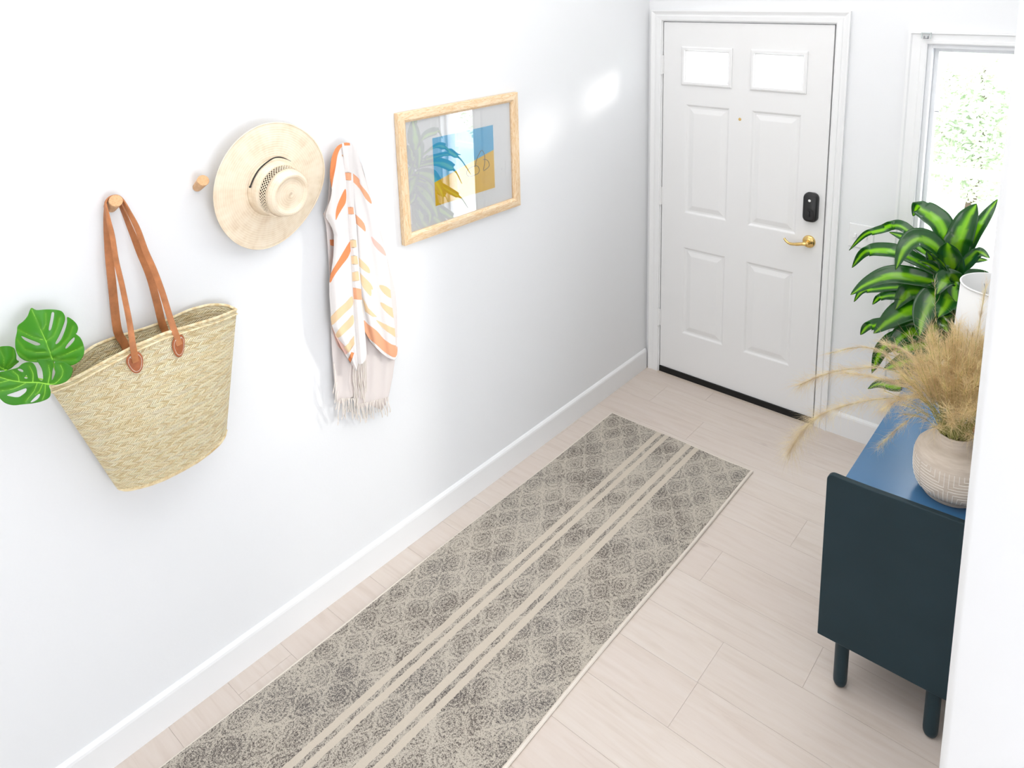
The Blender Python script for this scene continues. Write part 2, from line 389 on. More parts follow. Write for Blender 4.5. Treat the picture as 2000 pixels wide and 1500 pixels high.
def baseb(name, p0, p1, nrm):
    prof = [(0, 0), (.014, 0), (.014, .104), (.012, .112), (.006, .119), (0, .121)]
    m = MB(); n = Vector(nrm); m.prism([Vector(p0)+n*a+Vector((0, 0, b)) for a, b in prof], Vector(p1)-Vector(p0)); return m.build(name, TRIM, kind='structure')
baseb('baseboard_left', (0, -11, 0), (0, -.018, 0), (1, 0, 0))
baseb('baseboard_back', (1.072, 0, 0), (1.98, 0, 0), (0, -1, 0))
baseb('baseboard_right', (XR, -.014, 0), (XR, YC+.02, 0), (-1, 0, 0))

# door casing (moulded) and jamb
def casing(name, path, w, prof, closed=False):
    """path: list of (x,z) inner corners from bottom-left up, over and down; profile offsets outward"""
    m = MB(); n = len(path); vs = []
    for i, (x, z) in enumerate(path):
        ox, oz = w[i]
        for (s, d) in prof: vs.append((x+ox*s, -d, z+oz*s))
    k = len(prof); fs = []
    rng = range(n) if closed else range(n-1)
    for i in rng:
        j = (i+1) % n
        for q in range(k-1): fs.append((i*k+q, i*k+q+1, j*k+q+1, j*k+q))
    if not closed: fs += [tuple(range(k)), tuple((n-1)*k+q for q in range(k))]
    m.add(vs, fs); return m.build(name, TRIM, kind='structure')
prof = [(0, 0), (0, .010), (.08, .013), (.45, .015), (.5, .011), (.62, .012), (.9, .019), (1, .019), (1, 0)]
cw = .062
casing('trim_1', [(DX0-.010, 0), (DX0-.010, DZ1+.008), (DX1+.008, DZ1+.008), (DX1+.008, 0)], [(-cw, 0), (-cw, cw*.9), (cw, cw*.9), (cw, 0)], prof)
struct('trim_2', [((DX0-.012, -.002, 0), (DX0-.004, .14, DZ1+.004)), ((DX1+.004, -.002, 0), (DX1+.012, .14, DZ1+.004)), ((DX0-.012, -.002, DZ1+.004), (DX1+.012, .14, DZ1+.012)),
                  ((DX0-.004, .050, 0), (DX0+.016, .14, DZ1)), ((DX1-.016, .050, 0), (DX1+.004, .14, DZ1)), ((DX0, .050, DZ1-.014), (DX1, .14, DZ1+.004))], TRIM)
TH = mat('threshold_wood', (.64, .55, .47), .5)
struct('trim_3', [((DX0-.004, -.030, 0), (DX1+.004, -.008, .003)), ((DX0-.004, .0, 0), (DX1+.004, .14, .008))], TH, .002)

# front door
door = bpy.data.objects.new('door_1', None); COL.objects.link(door); door.location = (DX0, .02, 0); door['kind'] = 'structure'
m = MB(); x0, x1, z0, z1 = DX0+.001, DX1-.003, .036, DZ1
panels = [(.235, .490, 1.000, 1.612), (.610, .868, 1.000, 1.612), (.235, .490, .280, .802), (.610, .868, .280, .802)]
lites = [(.213, .492, 1.722, 1.915), (.604, .880, 1.722, 1.915)]
cells = panels + lites
xs = sorted(set([x0, x1] + [c[0] for c in cells] + [c[1] for c in cells])); zs = sorted(set([z0, z1] + [c[2] for c in cells] + [c[3] for c in cells]))
def inside(x, z): return any(c[0] < x < c[1] and c[2] < z < c[3] for c in cells)
for i in range(len(xs)-1):
    for j in range(len(zs)-1):
        if not inside((xs[i]+xs[i+1])/2, (zs[j]+zs[j+1])/2):
            m.add([(xs[i], 0, zs[j]), (xs[i+1], 0, zs[j]), (xs[i+1], 0, zs[j+1]), (xs[i], 0, zs[j+1])], [(0, 1, 2, 3)])
def rings(m, c, levels, cap=True):
    vs = []
    for ins, d in levels:
        a, b, e, f = c[0]+ins, c[1]-ins, c[2]+ins, c[3]-ins
        vs += [(a, d, e), (b, d, e), (b, d, f), (a, d, f)]
    fs = [(q*4+k, q*4+(k+1) % 4, (q+1)*4+(k+1) % 4, (q+1)*4+k) for q in range(len(levels)-1) for k in range(4)]
    if cap: q = (len(levels)-1)*4; fs.append((q, q+1, q+2, q+3))
    m.add(vs, fs)
for c in panels: rings(m, c, [(0, 0), (.004, .001), (.010, .006), (.014, .0075), (.022, .0075), (.028, .006), (.046, .0015), (.050, .001)])
for c in lites: rings(m, c, [(0, 0), (.0, .044)], cap=False)
m.add([(x0, 0, z0), (x1, 0, z0), (x1, 0, z1), (x0, 0, z1), (x0, .044, z0), (x1, .044, z0), (x1, .044, z1), (x0, .044, z1)], [(0,1,5,4),(1,2,6,5),(2,3,7,6),(3,0,4,7)])
for i in range(len(xs)-1):
    for j in range(len(zs)-1):
        if not any(c[0] < (xs[i]+xs[i+1])/2 < c[1] and c[2] < (zs[j]+zs[j+1])/2 < c[3] for c in lites):
            m.add([(xs[i], .044, zs[j]), (xs[i+1], .044, zs[j]), (xs[i+1], .044, zs[j+1]), (xs[i], .044, zs[j+1])], [(0, 1, 2, 3)])
slab = m.build('door_panel', DOORW, door)
for c in lites:
    m = MB(); rings(m, c, [(-.006, 0), (-.006, -.006), (.000, -.009), (.010, -.009), (.014, -.004), (.020, -.0012), (.022, .018)], cap=False)
    fr = m.build('lite_frame', DOORW, door)
    m = MB(); m.box((c[0]+.018, .014, c[2]+.018), (c[1]-.018, .018, c[3]-.018)); m.build('glass_pane', FROST, fr)
m = MB(); m.box((x0, -.010, .003), (x1, .040, .036)); m.box((x0, -.007, .010), (x1, -.002, .018)); m.build('door_sweep', BLACK, door)
m = MB(); m.lathe([(0, -.004), (.006, -.004), (.008, -.001), (.008, 0)], (.548, 0, 1.559), 20, axis=(Vector((1,0,0)), Vector((0,0,1)), Vector((0,1,0)))); ph = m.build('peephole', BRASS, door, True)
for zc in (1.818, 1.076, .340):
    m = MB(); m.tube([(DX0-.006, -.006, zc-.052), (DX0-.006, -.006, zc+.052)], .0065, 12); m.tube([(DX0-.006, -.006, zc-.057), (DX0-.006, -.006, zc+.057)], .003, 8)
    m.box((DX0-.012, -.003, zc-.05), (DX0+.004, .0005, zc+.05)); m.build('hinge', DOORW, door, True)
# keypad deadbolt
def rrect(cx, cz, w, h, r, n=6, bulge=0):
    out = []
    for (sx, sz, a0) in ((1, 1, 0), (-1, 1, PI/2), (-1, -1, PI), (1, -1, 1.5*PI)):
        for k in range(n+1):
            a = a0+k*PI/2/n; out.append((cx+sx*(w/2-r)+r*math.cos(a), cz+sz*(h/2-r)+r*math.sin(a)))
    return out
m = MB(); lx, lz = .940, 1.160; pol = rrect(lx, lz, .073, .148, .026); n_ = len(pol); vs = []
for f, d in ((1, 0), (1, -.014), (.93, -.024), (.80, -.028)):
    vs += [(lx+(a-lx)*(1-(1-f)*1.0), d, lz+(b-lz)*(1-(1-f)*.5)) for a, b in pol]
m.add(vs, [(q*n_+k, q*n_+(k+1) % n_, (q+1)*n_+(k+1) % n_, (q+1)*n_+k) for q in range(3) for k in range(n_)] + [tuple(3*n_+k for k in range(n_))])
lock = m.build('keypad_lock', BLKPL, door, True)
m = MB(); m.lathe([(0, -.0292), (.0058, -.0292), (.0066, -.0284), (.0066, -.026)], (lx-.002, 0, 1.197), 20, axis=(Vector((1,0,0)), Vector((0,0,1)), Vector((0,1,0)))); m.build('lock_button', WHITE, lock, True)
m = MB(); pol = rrect(lx-.001, 1.128, .044, .058, .016); m.prism([Vector((a, -.0275, b)) for a, b in pol], (0, -.0022, 0)); m.box((lx-.005, -.036, 1.116), (lx+.003, -.029, 1.144)); m.build('thumb_turn', BLKPL, lock, bevel=.001)
# brass lever
AX = (Vector((1,0,0)), Vector((0,0,1)), Vector((0,-1,0)))
m = MB(); m.lathe([(.032, 0), (.032, .004), (.029, .009), (.024, .011), (.018, .013), (.013, .016), (.0115, .03), (.012, .046), (.0, .048)], (.937, 0, .980), 36, axis=AX)
m.tube(catmull([(.937, -.044, .980), (.915, -.049, .976), (.885, -.050, .969), (.858, -.048, .966), (.838, -.045, .974), (.826, -.042, .986)], 5), [.0095]*4+[.0085]*6+[.0072]*6+[.0062]*6+[.0056]*4, 12)
m.build('door_handle', BRASS, door, True)

# sidelight window
casing('trim_4', [(GX0, GZ0), (GX0, GZ1), (GX1, GZ1), (GX1, GZ0)], [(-.078, -.06), (-.078, .052), (.078, .052), (.078, -.06)],
       [(0, 0), (0, .014), (.08, .016), (.3, .016), (.34, .013), (.78, .014), (.86, .021), (1, .021), (1, 0)], closed=True)
win = bpy.data.objects.new('window_1', None); COL.objects.link(win); win.location = (1.58, .06, GZ0); win['kind'] = 'structure'
m = MB()
def wring(m, a, b, e, f, w, y0, y1):
    for bx in (((a, y0, e), (a+w, y1, f)), ((b-w, y0, e), (b, y1, f)), ((a+w, y0, e), (b-w, y1, e+w)), ((a+w, y0, f-w), (b-w, y1, f))): m.box(*bx)
wring(m, GX0, GX1, GZ0, GZ1, .018, .0, .10); wring(m, GX0+.018, GX1-.018, GZ0+.018, GZ1-.018, .018, .045, .09)
m.build('window_frame', VINYL, win, bevel=.0015)
m = MB(); m.box((GX0+.034, .064, GZ0+.034), (GX1-.034, .070, GZ1-.034)); m.build('glass_pane', PANE, win)
m = MB(); m.box((1.444, .036, 1.675), (1.462, .046, 1.680)); m.build('sash_latch', STEEL, win)

# clear bracket for a blind
br = thing('blind_bracket', (1.40, -.022, 2.008), 'tiny clear plastic bracket at top left corner of the window trim', 'bracket')
CLEAR = mat('clear_plastic', (.62, .68, .68), .2, .6)
m = MB(); m.box((1.380, -.026, 1.998), (1.384, -.021, 2.024)); m.box((1.416, -.026, 1.998), (1.420, -.021, 2.024)); m.box((1.380, -.026, 2.020), (1.420, -.021, 2.024)); m.build('plate', CLEAR, br, bevel=.0008)
m = MB(); m.box((1.392, -.038, 1.998), (1.410, -.024, 2.001)); m.box((1.392, -.038, 1.998), (1.395, -.024, 2.010)); m.box((1.407, -.038, 1.998), (1.410, -.024, 2.010)); m.build('clip', STEEL, br)
# light switch
sw = thing('light_switch', (1.183, 0, 1.058), 'white double light switch plate on wall between door and window', 'light switch')
m = MB(); m.box((1.126, -.006, 1.0), (1.240, 0, 1.116)); m.build('plate', TRIM, sw, bevel=.003)
for xx in (1.158, 1.208):
    m = MB(); m.box((xx-.005, -.015, 1.050), (xx+.005, -.006, 1.068)); m.build('toggle', TRIM, sw, bevel=.001)

# ------------------------------------------------------------------ runner rug
rug = thing('runner_rug', (.53, -1.9, 0), 'long grey and cream patterned runner rug lying on the pale plank floor', 'rug')
m = MB(); nx, ny = 24, 90; X0, X1, Y0, Y1 = .134, .922, -3.95, -.556; vs = []
for j in range(ny+1):
    for i in range(nx+1):
        x = X0+(X1-X0)*i/nx; y = Y0+(Y1-Y0)*j/ny
        e = .003*math.sin(y*5+1)*(abs(i/nx-.5)*2)**3
        vs.append((x+e, y+.002*math.sin(x*14), .0085+.0008*math.sin(x*9+y*4)))
fs = [(j*(nx+1)+i, j*(nx+1)+i+1, (j+1)*(nx+1)+i+1, (j+1)*(nx+1)+i) for j in range(ny) for i in range(nx)]
o = len(vs); per = [i for i in range(nx+1)] + [j*(nx+1)+nx for j in range(1, ny+1)] + [ny*(nx+1)+i for i in range(nx-1, -1, -1)] + [j*(nx+1) for j in range(ny-1, 0, -1)]
vs += [(vs[i][0], vs[i][1], .0005) for i in per]; np_ = len(per); fs += [(per[k], o+k, o+(k+1) % np_, per[(k+1) % np_]) for k in range(np_)]
m.add(vs, fs); m.build('pile', m_rug(), rug, True, origin=(0, 0, 0))
BIND = mat('cream_binding', (.74, .68, .60), .9, .1)
for pts, rr in (([(X1+.003+.003*math.sin(y*5+1), y, .0055) for y in [Y0+(Y1-Y0)*k/60 for k in range(61)]], .0068), ([(X0-.002-.003*math.sin(y*5+1)*-1*-1*-1, y, .005) for y in [Y0+(Y1-Y0)*k/60 for k in range(61)]], .0045),
                ([(X0+(X1-X0)*k/20, Y1+.001+.002*math.sin((X0+(X1-X0)*k/20)*14), .005) for k in range(21)], .0045)):
    m = MB(); m.tube(pts, rr, 8); m.build('edge_binding', BIND, rug, True)

# ------------------------------------------------------------------ wall pegs
def peg(y, z, label, bx=0.0):
    m = MB(); b = Vector((0, y, z)); ax = Vector((.052, -.004, .030)).normalized(); Ln = .062
    X = ax.orthogonal().normalized(); Y = ax.cross(X)
    m.lathe([(.013, -.0), (.0135, .004), (.0165, Ln-.004), (.0168, Ln-.0015), (.0155, Ln), (0, Ln)], b, 32, axis=(X, Y, ax))
    # foot cut flush against the wall
    m.v = [(max(v[0], 0.0), v[1], v[2]) for v in m.v]
    o = m.build('wall_peg', PEG, smooth=True, origin=b); tag(o, label, 'peg', 'round wooden wall pegs'); return o
p1 = at(217, 406, 0, 0); p2 = at(385, 366, 0, 0)
peg(p1.y, p1.z, 'round wooden wall peg carrying the basket handles')
peg(p2.y, p2.z, 'bare round wooden wall peg between basket handles and straw hat')
peg(-2.295, 1.665, 'wooden wall peg hidden behind the straw hat')
peg(-2.045, 1.668, 'wooden wall peg under the top of the striped towel')

# ------------------------------------------------------------------ straw basket
BXC, BYC = 0, 340
def c1(x, y): return (x/2.344, 340+y/2.344)
frim = [(99,758),(141,743),(192,715),(256,681),(320,653),(384,634),(427,621),(461,606)]
brim_ = [(99,758),(128,722),(155,699),(183,677),(226,660),(277,645),(320,630),(345,618),(371,606),(410,596),(444,597),(461,606)]
bot = [(230,954),(243,958),(258,956),(290,948),(320,937),(352,921),(384,903),(410,884),(430,866),(439,852),(442,840)]
XE = .062
def resample(px, n, xf):
    # arclength resample of pixel path, unprojected with depth xf(s)
    d = [0]
    for i in range(1, len(px)): d.append(d[-1]+math.dist(px[i], px[i-1]))
    out = []
    for k in range(n+1):
        t = d[-1]*k/n; i = 0
        while i < len(px)-2 and d[i+1] < t: i += 1
        f = (t-d[i])/(d[i+1]-d[i]); q = (lerp(px[i][0], px[i+1][0], f), lerp(px[i][1], px[i+1][1], f)); s = k/n
        out.append(at(q[0], q[1], 0, xf(s)))
    return out
NS, NTT = 64, 40
ss = lambda s, p: math.sin(PI*max(0, min(1, s)))**p
FT = resample(frim, NS, lambda s: XE+.105*ss(s, .8)); BT = resample(brim_, NS, lambda s: XE-.045*ss(s, .8))
FB = resample(bot, NS, lambda s: .055+.055*ss(s, .5)); BB = [Vector((.014+.041*(1-ss(k/NS, .4)), p.y, p.z+.004)) for k, p in enumerate(FB)]
def smooth(L, it=3):
    for _ in range(it): L = [L[0]] + [(L[i-1]+L[i]*2+L[i+1])/4 for i in range(1, len(L)-1)] + [L[-1]]
    return L
FT, BT, FB = smooth(FT), smooth(BT), smooth(FB, 2)
def fsurf(s, t):
    p = interp(FT, s).lerp(interp(FB, s), t); p = p.copy(); p.x += .022*math.sin(PI*min(1, t*1.0))*ss(s, .6) + .0022*math.sin(s*9+t*7)*ss(s, 1)*math.sin(PI*t); return p
def bsurf(s, t):
    p = interp(BT, s).lerp(interp(BB, s), t); p = p.copy(); return p
bas = thing('straw_basket', (0.06, -2.75, 1.05), 'tilted woven straw market basket with tan leather handles hanging from wall peg', 'basket')
m = MB(); vs = []; ring_n = 2*NS
for j in range(NTT+1):
    t = j/NTT; L = [fsurf(i/NS, t) for i in range(NS)] + [bsurf(1-i/NS, t) for i in range(NS)]
    vs += L
fs = [(j*ring_n+k, j*ring_n+(k+1) % ring_n, (j+1)*ring_n+(k+1) % ring_n, (j+1)*ring_n+k) for j in range(NTT) for k in range(ring_n)]
for i in range(NS-1):
    a = NTT*ring_n
    fs.append((a+i, a+i+1, a+(2*NS-1-i), a+(2*NS-i) % ring_n if i else a))  # base
fs = [tuple(dict.fromkeys(f)) for f in fs]; fs = [f for f in fs if len(f) > 2]
m.add(vs, fs)
for j in range(NTT+1):
    for k in range(ring_n):
        u = (k/NS if k < NS else 2-k/NS)*.58*(1-.30*j/NTT); m.uv[j*ring_n+k] = (u+ (0 if k < NS else .003), j/NTT*.40)
body = m.build('basket_body', WEAVE, bas, True)
sm = body.modifiers.new('solid', 'SOLIDIFY'); sm.thickness = .004; sm.offset = 0
m = MB(); loop = FT + BT[::-1][1:-1]; loop2 = [Vector(p)+Vector((0, 0, .002)) for p in loop]
m.tube(loop2+[loop2[0]], .0045, 8, False)
m.tube([p+Vector((.004 if k < len(FT) else -.001, 0, -.011)) for k, p in enumerate(loop)]+[loop[0]+Vector((.004, 0, -.011))], .0030, 8, False)
m.build('rim', RIMM, bas, True)
m = MB()
for k in range(0, NS*2-2):
    s = k/(2*NS-2); p = fsurf(s, .988); q = fsurf(min(1, s+.011), 1.0); m.tube([p+Vector((.003, 0, 0)), q+Vector((.003, 0, -.001))], .0024, 5)
m.build('base_stitching', RIMM, bas, True)
# leather patches on the front
def nearest_s(px, py, t):
    best = None
    for k in range(5, 60):
        for tt in range(0, 40):
            P = fsurf(k/64, tt/80); d = P-CAM; X = CX+FPX*d.dot(RT)/d.dot(FW); Y = CY-FPX*d.dot(UP)/d.dot(FW)
            e = (X-px)**2+(Y-py)**2
            if best is None or e < best[0]: best = (e, k/64, tt/80)
    return best[1], best[2]
shield = [(-.010, .030), (-.019, .024), (-.0245, .012), (-.0235, 0), (-.019, -.014), (-.013, -.024), (-.005, -.030), (.005, -.030), (.013, -.024), (.019, -.014), (.0235, 0), (.0245, .012), (.019, .024), (.010, .030)]
SLIST = []
def frame_at(s, t):
    p = fsurf(s, t); du = (fsurf(s+.03, t)-fsurf(s-.03, t)).normalized(); dv = (fsurf(s, t+.03)-fsurf(s, max(0, t-.03))).normalized(); n = du.cross(dv).normalized()
    if n.x < 0: n = -n
    return p, du, n
for (px, py, rot) in ((261, 708, -.05), (347, 676, .08)):
    s, t = nearest_s(px, py, 0); p, du, n = frame_at(s, t)
    upv = (interp(FT, s)-p).normalized() if t > .02 else Vector((0, 0, 1)); upv = Vector((0, 0, 1)).lerp(upv, .3); upv = (upv-n*upv.dot(n)).normalized(); rt = upv.cross(n).normalized()
    if rt.y < 0: rt = -rt
    upv = (upv+rt*rot).normalized(); m = MB(); base = p+n*.004
    pol = catmull([Vector((a, b, 0)) for a, b in shield+[shield[0]]], 3)[:-1]
    m.prism([base+rt*(q.x*.80)+upv*(q.y*1.0) for q in pol], n*.004)
    patch = m.build('leather_patch', LEATHER2, bas, bevel=.0012); m = MB()
    lp = [base+n*.0045+rt*(q.x*.80*.78)+upv*(q.y*.80) for q in pol]
    for k in range(0, len(lp)-1, 1):
        a, b = lp[k], lp[(k+1) % len(lp)]; m.tube([a.lerp(b, .15), a.lerp(b, .75)], .0007, 5)
    for a in (-.010, 0.0, .010): m.tube([base+n*.0045+rt*(a)+upv*.022, base+n*.0045+rt*(a*.2)+upv*.013], .0007, 5)
    m.tube([base+n*.0045+rt*-.010+upv*.022, base+n*.0045+rt*.010+upv*.022], .0007, 5)
    m.build('stitching', STITCH, patch); SLIST.append((base+n*.006, upv, rt))
def strap(name, pts, wid, wdirs, th=.0035, parent=bas, mt=LEATHER):
    P = catmull(pts, 8); n = len(P); vs = []
    for i, p in enumerate(P):
        t = (P[min(i+1, n-1)]-P[max(i-1, 0)]).normalized(); f = i/(n-1)*(len(wdirs)-1); a = int(min(f, len(wdirs)-1.001)); wd = wdirs[a].lerp(wdirs[a+1], f-a)
        wd = (wd-t*wd.dot(t)).normalized(); nn = t.cross(wd)
        w_ = wid[a]+(wid[a+1]-wid[a])*(f-a)
        for (sx, sn) in ((-1, -1), (-.5, -1.5), (.5, -1.5), (1, -1), (1, 1), (.5, 1.5), (-.5, 1.5), (-1, 1)): vs.append(p+wd*(sx*w_/2)+nn*(sn*th/2))
    m = MB(); k8 = 8; fs = [(i*8+k, i*8+(k+1) % 8, (i+1)*8+(k+1) % 8, (i+1)*8+k) for i in range(n-1) for k in range(8)] + [tuple(range(8)), tuple((n-1)*8+k for k in range(8))]
    m.add(vs, fs); return m.build(name, mt, parent, True)
Yv = Vector((0, 1, 0)); Xv = Vector((1, 0, 0)); Zv = Vector((0, 0, 1)); V1 = Vector((.55, .8, 0))
(b1, u1, r1), (b2, u2, r2) = SLIST
AX_ = Vector((.052, -.004, .030)).normalized()
pegc = Vector((0, p1.y, p1.z))
def onpeg(d, r, ang): # point round the peg at distance d along it
    X = (Vector((0, 1, 0))-AX_*AX_.y).normalized(); Y = AX_.cross(X); Y = Y if Y.z > 0 else -Y
    return pegc+AX_*d+X*(r*math.cos(ang))+Y*(r*math.sin(ang))
fx = lambda px, py, x: at(px, py, 0, x)
front = [b1-u1*.0+Vector((0, 0, .004)), fx(259, 672, b1.x+.004), fx(253, 630, .150), fx(238, 556, .120), fx(227, 509, .095), fx(220, 464, .070), fx(213, 434, .055), fx(208.5, 410, .044),
         onpeg(.042, .0205, PI*.85), onpeg(.042, .0195, PI*.5), onpeg(.042, .0205, PI*.15), fx(255, 420, .058), fx(269.5, 449.5, .072), fx(284.5, 490.6, .092), fx(301, 528, .115), fx(318, 574.5, .135), fx(335, 630, .155), b2+Vector((0, 0, .004))]
strap('handle', front, [.016, .013, .012, .012, .012, .014, .015, .016], [Yv, V1, V1, AX_, AX_, V1, V1, Yv])
back = [at(250, 690, 0, .030), at(241, 668, 0, .028), at(233, 655, 0, .026), at(227, 630, 0, .030), at(218, 547, 0, .028), at(213, 500, 0, .026), at(209.5, 453, 0, .026), at(206, 412, 0, .024),
        onpeg(.022, .018, PI*.85), onpeg(.022, .0175, PI*.5), onpeg(.022, .018, PI*.15), at(254.5, 446, 0, .026), at(273, 492, 0, .026), at(292, 538, 0, .028), at(307, 592, 0, .030), at(316, 630, 0, .028), at(322, 645, 0, .026), at(326, 662, 0, .030)]
strap('handle', back, [.020, .022, .020, .014, .014, .018, .020, .018], [Yv, Yv, Yv, AX_, AX_, V1, Yv, Yv])

# ------------------------------------------------------------------ monstera leaves
def inpoly(x, y, P):
    c = False; j = len(P)-1
    for i in range(len(P)):
        if (P[i][1] > y) != (P[j][1] > y) and x < (P[j][0]-P[i][0])*(y-P[i][1])/(P[j][1]-P[i][1])+P[i][0]: c = not c
        j = i
    return c
def smoothpoly(P, n=3):
    Q = [Vector((p[0], p[1], 0)) for p in P]; L = len(Q); out = []
    for i in range(L):
        a, b, c, d = Q[i-1], Q[i], Q[(i+1) % L], Q[(i+2) % L]
        for k in range(n):
            t = k/n; v = 0.5*((2*b)+(c-a)*t+(2*a-5*b+4*c-d)*t*t+(3*b-a-3*c+d)*t**3); out.append((v.x, v.y))
    return out
def cdt_patch(outline, holes, step):
    pts = []; edges = []
    for P in [outline]+holes:
        o = len(pts); pts += [Vector(p) for p in P]; edges += [(o+i, o+(i+1) % len(P)) for i in range(len(P))]
    xs = [p[0] for p in outline]; ys = [p[1] for p in outline]
    y = min(ys)+step*.5; r = 0
    while y < max(ys):
        x = min(xs)+step*(.5 if r % 2 else .1)
        while x < max(xs):
            if inpoly(x, y, outline) and not any(inpoly(x, y, h) for h in holes): pts.append(Vector((x, y)))
            x += step
        y += step; r += 1
    V, E, F = delaunay_2d_cdt(pts, edges, [], 0, 1e-4)[:3]; out = []
    for f in F:
        cx = sum(V[i].x for i in f)/len(f); cy = sum(V[i].y for i in f)/len(f)
        if inpoly(cx, cy, outline) and not any(inpoly(cx, cy, h) for h in holes): out.append(tuple(f))
    return V, out
def dseg(p, a, b):
    ax, ay = a; bx, by = b; vx, vy = bx-ax, by-ay; L = vx*vx+vy*vy or 1; t = max(0, min(1, ((p[0]-ax)*vx+(p[1]-ay)*vy)/L))
    return math.hypot(p[0]-ax-vx*t, p[1]-ay-vy*t)
def monstera(label, outline, holes, veins, xfun, stem, c0):
    conv = lambda p: (p[0]/5.77, 560+p[1]/5.77)
    O = smoothpoly([conv(p) for p in outline], 4); Hs = [smoothpoly([conv(p) for p in h], 3) for h in holes]; VV = [[conv(p) for p in v] for v in veins]
    V, F = cdt_patch(O, Hs, 2.6)
    def hgt(x, y):
        d = min(dseg((x, y), v[i], v[i+1]) for v in VV for i in range(len(v)-1)); return xfun(x, y)+.004*(1-math.exp(-d/5.0))
    o = thing('monstera_leaf', at(*VV[0][-1], 0, xfun(*VV[0][-1])), label, 'leaf', 'monstera leaves in the basket')
    m = MB(); m.col = []
    m.add([at(v.x, v.y, 0, hgt(v.x, v.y)) for v in V], F)
    for v in V:
        d = min(dseg((v.x, v.y), q[i], q[i+1]) for q in VV for i in range(len(q)-1)); k = math.exp(-d/2.2)
        m.col.append(lerp3(c0, (.22, .56, .04), k*.7))
    b = m.build('leaf_blade', LEAFM, o, True, sharp=80); s_ = b.modifiers.new('s', 'SOLIDIFY'); s_.thickness = .0008
    m = MB()
    for i, v in enumerate(VV):
        P = catmull([at(x, y, 0, xfun(x, y)+.0005) for x, y in v], 5); n = len(P); w = .0017 if i == 0 else .0009
        m.tube(P, [w*(.35+.65*(k/(n-1) if i == 0 else 1-k/(n-1))) for k in range(n)], 6)
    m.build('vein', VEIN, o, True)
    m = MB(); m.tube(catmull(stem, 6), .0022, 8); m.build('stem', VEIN, o, True)
l1o = [(350,240),(410,262),(520,255),(620,258),(690,275),(725,320),(731,375),(700,470),(662,560),(625,630),(640,645),(690,590),(735,480),(755,400),(756,342),(812,370),(862,420),(878,470),(864,520),(855,532),(905,575),(940,650),(950,720),(935,785),(890,845),(800,888),(700,872),(610,845),(500,850),(380,852),(280,832),(210,782),(175,700),(172,600),(190,510),(200,440),(260,390),(310,330)]
l1h = [[(585,290),(610,297),(600,380),(575,480),(550,488),(556,430),(572,350)],[(240,555),(330,592),(440,635),(450,655),(400,660),(310,620),(262,590)],[(835,570),(838,600),(800,650),(750,695),(735,688),(752,655),(800,598)]]
l1v = [[(352,250),(430,420),(520,620),(590,822)],[(480,490),(520,420),(516,300)],[(530,610),(610,550),(650,440),(668,350)],[(570,740),(680,670),(770,570),(820,450)],[(600,805),(720,770),(880,700),(935,670)],[(605,815),(700,830),(850,820)],[(500,600),(380,570),(205,485)],[(545,735),(400,740),(280,710),(195,600)],[(575,795),(450,820),(320,830),(190,730)]]
gp = lambda x, y: (x/5.77, 560+y/5.77)
st1 = [at(*gp(590, 822), 0, .095), at(*gp(640, 960), 0, .088), at(*gp(760, 1050), 0, .075), at(*gp(880, 1120), 0, .07)]
monstera('upper green monstera leaf rising from the basket mouth, whole split blade visible', l1o, l1h, l1v, lambda x, y: .062+.030*(y-600)/105+.006*math.sin(x*.07), st1, (.075, .36, .018))
l2o = [(556,1108),(640,1106),(740,1072),(800,1012),(820,930),(782,880),(700,845),(622,848),(616,920),(622,970),(600,1030),(584,1048),(590,960),(603,900),(596,848),(540,822),(440,818),(418,832),(468,920),(484,1000),(480,1058),(440,1048),(424,1000),(410,920),(370,860),(310,850),(250,870),(200,912),(130,932),(60,950),(0,962),(-60,1000),(-82,1100),(-60,1200),(0,1262),(60,1312),(150,1336),(260,1326),(400,1310),(500,1282),(560,1242),(571,1180)]
l2h = [[(200,930),(230,925),(262,945),(255,962),(215,948)],[(274,1030),(298,995),(311,1032)],[(80,1220),(190,1182),(290,1145),(296,1180),(250,1222),(200,1246),(120,1236)],[(345,1300),(400,1240),(440,1208),(453,1222),(430,1262),(380,1296)]]
l2v = [[(-70,1005),(0,1020),(100,1050),(250,1075),(430,1080),(548,1100)],[(550,1100),(620,1090),(690,1020),(710,950),(680,880)],[(540,1095),(562,980),(545,880)],[(370,1075),(372,980),(330,890)],[(215,1065),(200,1000),(140,950)],[(420,1085),(380,1180),(290,1290)],[(480,1095),(440,1180),(400,1215)],[(510,1105),(505,1200),(480,1270)],[(290,1085),(150,1150),(0,1175)],[(100,1055),(0,1080),(-70,1090)]]
st2 = [at(*gp(550, 1100), 0, .148), at(*gp(610, 1060), 0, .125), at(*gp(720, 1040), 0, .090), at(*gp(840, 1110), 0, .072)]
monstera('lower green monstera leaf drooping over the basket corner in front of the others', l2o, l2h, l2v, lambda x, y: .150-.012*math.sin(x*.03)-.02*max(0, (60-x)/60)**2, st2, (.065, .32, .018))
l3o = [(0,675),(60,668),(120,672),(165,700),(182,760),(186,820),(214,842),(170,882),(110,930),(40,946),(-40,940),(-100,880),(-125,780),(-80,700)]
l3v = [[(-90,760),(-40,860),(10,910),(60,940)],[(40,930),(42,800),(0,700)],[(80,900),(150,800),(150,700)],[(90,915),(150,880),(205,842)]]
st3 = [at(*gp(60, 940), 0, .095), at(*gp(250, 1000), 0, .085), at(*gp(500, 1050), 0, .085), at(*gp(760, 1080), 0, .08)]
monstera('small green monstera leaf at left edge, partly cut off and half behind the others', l3o, [[(-60,760),(-30,740),(-10,800),(-30,830)]], l3v, lambda x, y: .085+.003*math.sin(x*.1), st3, (.070, .34, .018))

